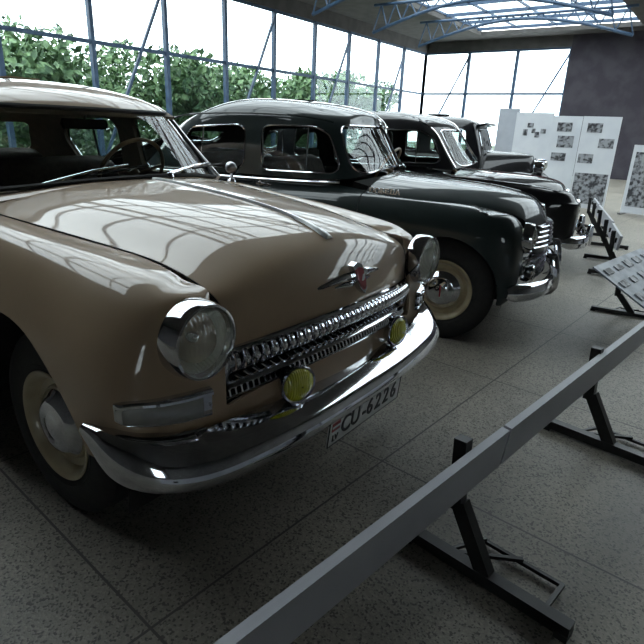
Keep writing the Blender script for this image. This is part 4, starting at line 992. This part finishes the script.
# ------------------------------------------------------------------ long black limousine
def zim():
    car = empty('classic_car', (-.3216, 5.560, 0), 'long glossy black vintage limousine standing behind the dark green car', 'car', rz=.31)
    zc = fn_tab([-.1, -.3, -.7, -1.2, -1.6, -2.0, -3.8, -4.6, -5.5], [.80, .862, .905, .94, .955, .95, .94, .92, .84])
    zs = fn_tab([-.2, -.6, -1.0, -1.5, -2.0, -3.8, -4.6, -5.5], [.77, .83, .87, .94, 1.04, 1.03, .98, .88])
    ys = fn_tab([-.2, -.6, -1.0, -1.5, -2.0, -3.8, -4.6, -5.5], [.44, .48, .52, .64, .80, .79, .62, .42])
    cols = body_cols(.95, zc, zs, ys, -.20, -5.4, (-.62, -.95, -1.3, -1.6, -2.0, -2.8, -3.6, -4.3, -4.9, -5.2), front=lambda q: .12*max(0, 1-q/.65), z0=.26)
    arch = [(-.98, .37, .40), (-4.0, .37, .39)]
    shell_parts(car, cols, black, arch, -1.72, -2.75, -3.75, AND(half(0, 1, -.7), lambda X: .50-np.abs(X[:, 1]), half(2, 1, .58)))
    C = [(-.295, .56), (-.30, .68), (-.308, .77), (-.345, .855), (-.43, .918), (-.60, .953), (-.85, .970), (-1.15, .984), (-1.4, .998), (-1.56, 1.005)]
    E_ = [(-.40, .33, .55), (-.41, .35, .65), (-.43, .37, .72), (-.47, .39, .765), (-.54, .42, .80), (-.68, .46, .835), (-.95, .52, .865), (-1.2, .58, .89), (-1.45, .64, .92), (-1.60, .66, .935)]
    h = hood_surf(car, C, E_, black)
    cc = bsp(np.array([(a, 0, b) for a, b in C]), np.linspace(3, 9, 30)); MB().tube([(p[0], p[1], p[2]+.002) for p in cc], .008, 6).build('hood_strip', maroon, h)
    tr = [[(x, y, z-.10*(y/.6)**2) for y in (-.62, -.4, -.2, 0, .2, .4, .62)] for x, z in ((-4.3, 1.12), (-4.6, 1.09), (-4.9, 1.03), (-5.1, .96), (-5.3, .84))]
    link('trunk_lid', *thick(surf(tr, 5, 5), .012), black, car)
    R0 = [(-1.45,0,1.085),(-1.48,.3,1.075),(-1.56,.56,1.05),(-1.68,.735,1.03),(-2.0,.81,1.035),(-2.9,.825,1.035),(-3.8,.79,1.03),(-4.3,.64,1.03),(-4.5,.34,1.04),(-4.55,0,1.04)]
    R1 = [(-1.59,0,1.25),(-1.62,.29,1.245),(-1.69,.52,1.235),(-1.81,.675,1.225),(-2.08,.765,1.25),(-2.9,.785,1.25),(-3.7,.75,1.24),(-4.1,.60,1.23),(-4.28,.32,1.23),(-4.32,0,1.23)]
    R2 = [(-1.71,0,1.40),(-1.74,.27,1.398),(-1.81,.48,1.39),(-1.93,.62,1.385),(-2.18,.705,1.44),(-2.9,.73,1.45),(-3.6,.70,1.43),(-3.88,.56,1.40),(-4.02,.3,1.39),(-4.05,0,1.39)]
    R3 = [(-1.80,0,1.48),(-1.83,.25,1.478),(-1.92,.43,1.475),(-2.05,.55,1.48),(-2.3,.61,1.52),(-2.9,.64,1.535),(-3.45,.61,1.51),(-3.68,.46,1.48),(-3.78,.26,1.47),(-3.80,0,1.47)]
    R4 = [(-2.05,0,1.55),(-2.07,.17,1.55),(-2.13,.3,1.55),(-2.24,.39,1.555),(-2.45,.44,1.575),(-2.9,.46,1.585),(-3.25,.43,1.57),(-3.4,.33,1.55),(-3.46,.19,1.54),(-3.48,0,1.54)]
    R5 = [(-2.5,0,1.59),(-2.51,.03,1.59),(-2.53,.05,1.59),(-2.6,.06,1.592),(-2.7,.07,1.595),(-2.9,.07,1.597),(-3.0,.06,1.595),(-3.05,.05,1.592),(-3.08,.03,1.59),(-3.1,0,1.59)]
    CM = lambda R: [(p[0]+.06, p[1], p[2]+(.05 if p[2] > 1.35 else .02 if p[2] > 1.2 else 0)-(.03 if p[2] > 1.58 else 0)) for p in R]
    gh, G = greenhouse(car, [CM(q) for q in (R0, R1, R2, R3, R4, R5)], black, [(-.66, 1.06), (.66, 1.06), (.57, 1.44), (-.57, 1.44)],
        [([(-1.71, 1.08), (-2.44, 1.07), (-2.44, 1.42), (-2.02, 1.425), (-1.87, 1.36)], .055), ([(-2.62, 1.07), (-3.50, 1.07), (-3.50, 1.42), (-2.62, 1.42)], .055), ([(-3.74, 1.10), (-4.1, 1.12), (-3.92, 1.33), (-3.74, 1.36)], .04)],
        [(-.50, 1.10), (.50, 1.10), (.42, 1.36), (-.42, 1.36)], -2.15, -4.0, fr=.008)
    MB().bar((-1.40, 0, 1.11), (-1.65, 0, 1.44), .02, .02).build('windshield_divider', chrome, gh)
    for s_ in (-1, 1):
        MB().tube([(-2.02, s_*.795, 1.075), (-2.03, s_*.73, 1.42)], .007, 6).build('vent_window_bar', chrome, gh)
        MB().tube(bsp(np.array([(-1.58, s_*.725, 1.04), (-1.68, s_*.70, 1.17), (-1.77, s_*.665, 1.30), (-1.88, s_*.63, 1.43), (-2.05, s_*.64, 1.52)]), np.linspace(0, 4, 20)), .017, 8).build('pillar_trim', chrome, gh)
        MB().tube(bsp(np.array([(-.75, s_*.862, .915), (-1.3, s_*.868, .947), (-2.0, s_*.872, .965), (-3.0, s_*.872, .965), (-4.0, s_*.862, .95)]), np.linspace(0, 4, 30)), .008, 6).build('belt_moulding', chrome, car)
        MB().tube([(-1.15, s_*.60, .955), (-1.35, s_*.625, .965)], .008, 6).build('name_strip', chrome, car)
        headlight(car, (-.245, s_*.66, .69), .095, .04)
        for hx in (-2.62, -3.6): MB().tube([(hx, s_*.90, .93), (hx+.01, s_*.955, .93), (hx+.13, s_*.957, .925)], .010, 8).build('door_handle', chrome, car)
    g = empty_part('grille', car); b = MB()
    for k_, z in enumerate((.74, .68, .62, .56, .50)):
        w_ = .42+.03*k_; A = []
        for y in np.linspace(-w_, w_, 21): x = -.25-.20*y*y; A.append([(x-.04, y, z+.016), (x+.01, y, z+.010), (x+.018, y, z), (x+.008, y, z-.010), (x-.04, y, z-.012)])
        b.add(np.array(A).reshape(-1, 3), grid_faces(21, 5))
    b.build('bars', chrome, g, angle=40); MB().box((-.38, 0, .60), (.02, .9, .4)).build('grille_backing', dark, g, smooth=False)
    bm = bar_bumper(car, [(-.06, 0), (-.065, .35), (-.09, .65), (-.15, .84), (-.25, .96), (-.36, .985)], .36, .065)
    for y in (-.42, .42): MB().lathe([(0, -.03), (.03, -.025), (.038, .02), (.038, .14), (.03, .20), (0, .22)], (-.035, y, .29), 'z', 16).build('overrider', chrome, bm)
    for x in (-.98, -4.0):
        for s_ in (-1, 1): wheel(car, (x, s_*.77, .375), s_, .375, .17, .205, .13, rimm=black)
    under(car, -5.1, -.4, .90, [(-.98, .43, .37), (-4.0, .42, .37)])
    seats(car, (-2.5, -3.5), .85, 1.0)
    return car
zim()

# ------------------------------------------------------------------ upright older black car
def old_black():
    car = empty('classic_car', (-.21, 8.41, 0), 'upright older black car with a straight bonnet, farthest of the row', 'car', rz=.22)
    # cabin body
    zc = lambda x: .97; zs = lambda x: 1.02; ys = lambda x: .70
    def ring(z, w, xf, xr, cr=.12):
        return [(xf, 0, z), (xf, w*.4, z), (xf-.01, w*.75, z), (xf-.05, w*.96, z), (xf-.25, w, z), ((xf+xr)/2, w, z), (xr+.4, w*.99, z), (xr+.12, w*.88, z), (xr+.02, w*.5, z), (xr, 0, z)]
    L = [ring(.35, .70, -2.38, -4.75), ring(.6, .74, -2.36, -4.85), ring(.85, .755, -2.34, -4.82), ring(1.0, .75, -2.34, -4.75), ring(1.08, .72, -2.34, -4.68)]
    S = surf(rings_net(L), 6, 6, 3, True); S = clip(S, disc(-4.15, .38, .42), -1)
    for s_ in (-1, 1):
        link('front_door', *thick(clip(clip(S, half(1, s_, 0)), AND(half(0, 1, -3.35))), .012), black, car)
        link('rear_door', *thick(clip(clip(S, half(1, s_, 0)), AND(half(0, -1, -3.357))), .012), black, car)
    R0 = ring(1.06, .725, -2.34, -4.68); R1 = ring(1.27, .70, -2.41, -4.62); R2 = ring(1.49, .665, -2.49, -4.50); R3 = ring(1.59, .61, -2.56, -4.38); R4 = ring(1.65, .46, -2.78, -4.1); R5 = ring(1.68, .08, -3.2, -3.5)
    gh, G = greenhouse(car, [R0, R1, R2, R3, R4, R5], black, [(-.58, 1.15), (.58, 1.15), (.52, 1.48), (-.52, 1.48)],
        [([(-2.62, 1.11), (-3.22, 1.11), (-3.22, 1.47), (-2.68, 1.47)], .04), ([(-3.42, 1.11), (-4.0, 1.11), (-4.0, 1.47), (-3.42, 1.47)], .04)], [(-.3, 1.2), (.3, 1.2), (.26, 1.4), (-.26, 1.4)], -2.75, -4.3, fr=.006)
    MB().box((-2.45, 0, 1.55), (.16, 1.16, .03), ry=-.25).build('windshield_visor', black, gh, smooth=False)
    C = [(-1.60, .50), (-1.60, .70), (-1.603, .93), (-1.618, 1.06), (-1.66, 1.112), (-1.76, 1.128), (-1.95, 1.14), (-2.2, 1.152), (-2.38, 1.16)]
    E_ = [(-1.62, .22, .48), (-1.62, .24, .55), (-1.62, .26, .62), (-1.64, .28, .66), (-1.69, .30, .68), (-1.76, .34, .69), (-1.95, .42, .70), (-2.2, .54, .71), (-2.38, .64, .72)]
    hood_surf(car, C, E_, black, sharp=3)
    g = MB()
    for k_ in range(11): g.box((-1.585, -.2+.04*k_, .78), (.02, .012, .44))
    gg = empty_part('grille', car); g.build('bars', chrome, gg, smooth=False); MB().tube([(-1.59, -.24, .52), (-1.59, -.26, .8), (-1.595, -.22, 1.0), (-1.60, 0, 1.06), (-1.595, .22, 1.0), (-1.59, .26, .8), (-1.59, .24, .52)], .014, 8).build('grille_surround', chrome, gg)
    for s_ in (-1, 1):
        prof = [(-1.28, .42), (-1.27, .58), (-1.36, .74), (-1.55, .84), (-1.80, .87), (-2.05, .80), (-2.25, .60), (-2.42, .40), (-2.75, .34), (-3.3, .33)]
        A = [[(x, s_*.36, z-.10), (x, s_*.44, z-.02), (x, s_*.58, z), (x, s_*.72, z-.02), (x, s_*.80, z-.09), (x, s_*.81, z-.16)] for x, z in prof]
        link('front_fender', *thick(surf(A, 6, 5), .01*s_), black, car)
        prof = [(-3.65, .36), (-3.80, .62), (-4.0, .80), (-4.25, .85), (-4.55, .76), (-4.80, .55), (-4.95, .40)]
        A = [[(x, s_*.68, z-.02), (x, s_*.74, z), (x, s_*.82, z-.03), (x, s_*.86, z-.10), (x, s_*.86, z-.16)] for x, z in prof]
        link('rear_fender', *thick(surf(A, 6, 5), .01*s_), black, car)
        h = headlight(car, (-1.45, s_*.42, .95), .085, .12)
        MB().tube([(-1.50, s_*.42, .72), (-1.50, s_*.42, .86)], .02, 8).build('headlight_post', black, h) if False else None
        MB().tube([(-1.50, s_*.42, .70), (-1.50, s_*.42, .86)], .02, 8).build('headlight_post', black, car)
        for x in (-1.80, -4.22): wheel(car, (x, s_*.66, .37), s_, .37, .14, .22, .11, rimm=black)
    bar_bumper(car, [(-1.14, 0), (-1.15, .4), (-1.19, .65), (-1.27, .80)], .45, .045)
    MB().tube([(-1.14, -.35, .44), (-1.6, -.33, .42)], .02, 6).build('bumper_bracket', dark, car); MB().tube([(-1.14, .35, .44), (-1.6, .33, .42)], .02, 6).build('bumper_bracket', dark, car)
    MB().box((-3.2, 0, .40), (3.2, 1.1, .10)).build('underbody', dark, car, smooth=False)
    seats(car, (-3.25, -4.05), .72, 1.0)
    return car
old_black()
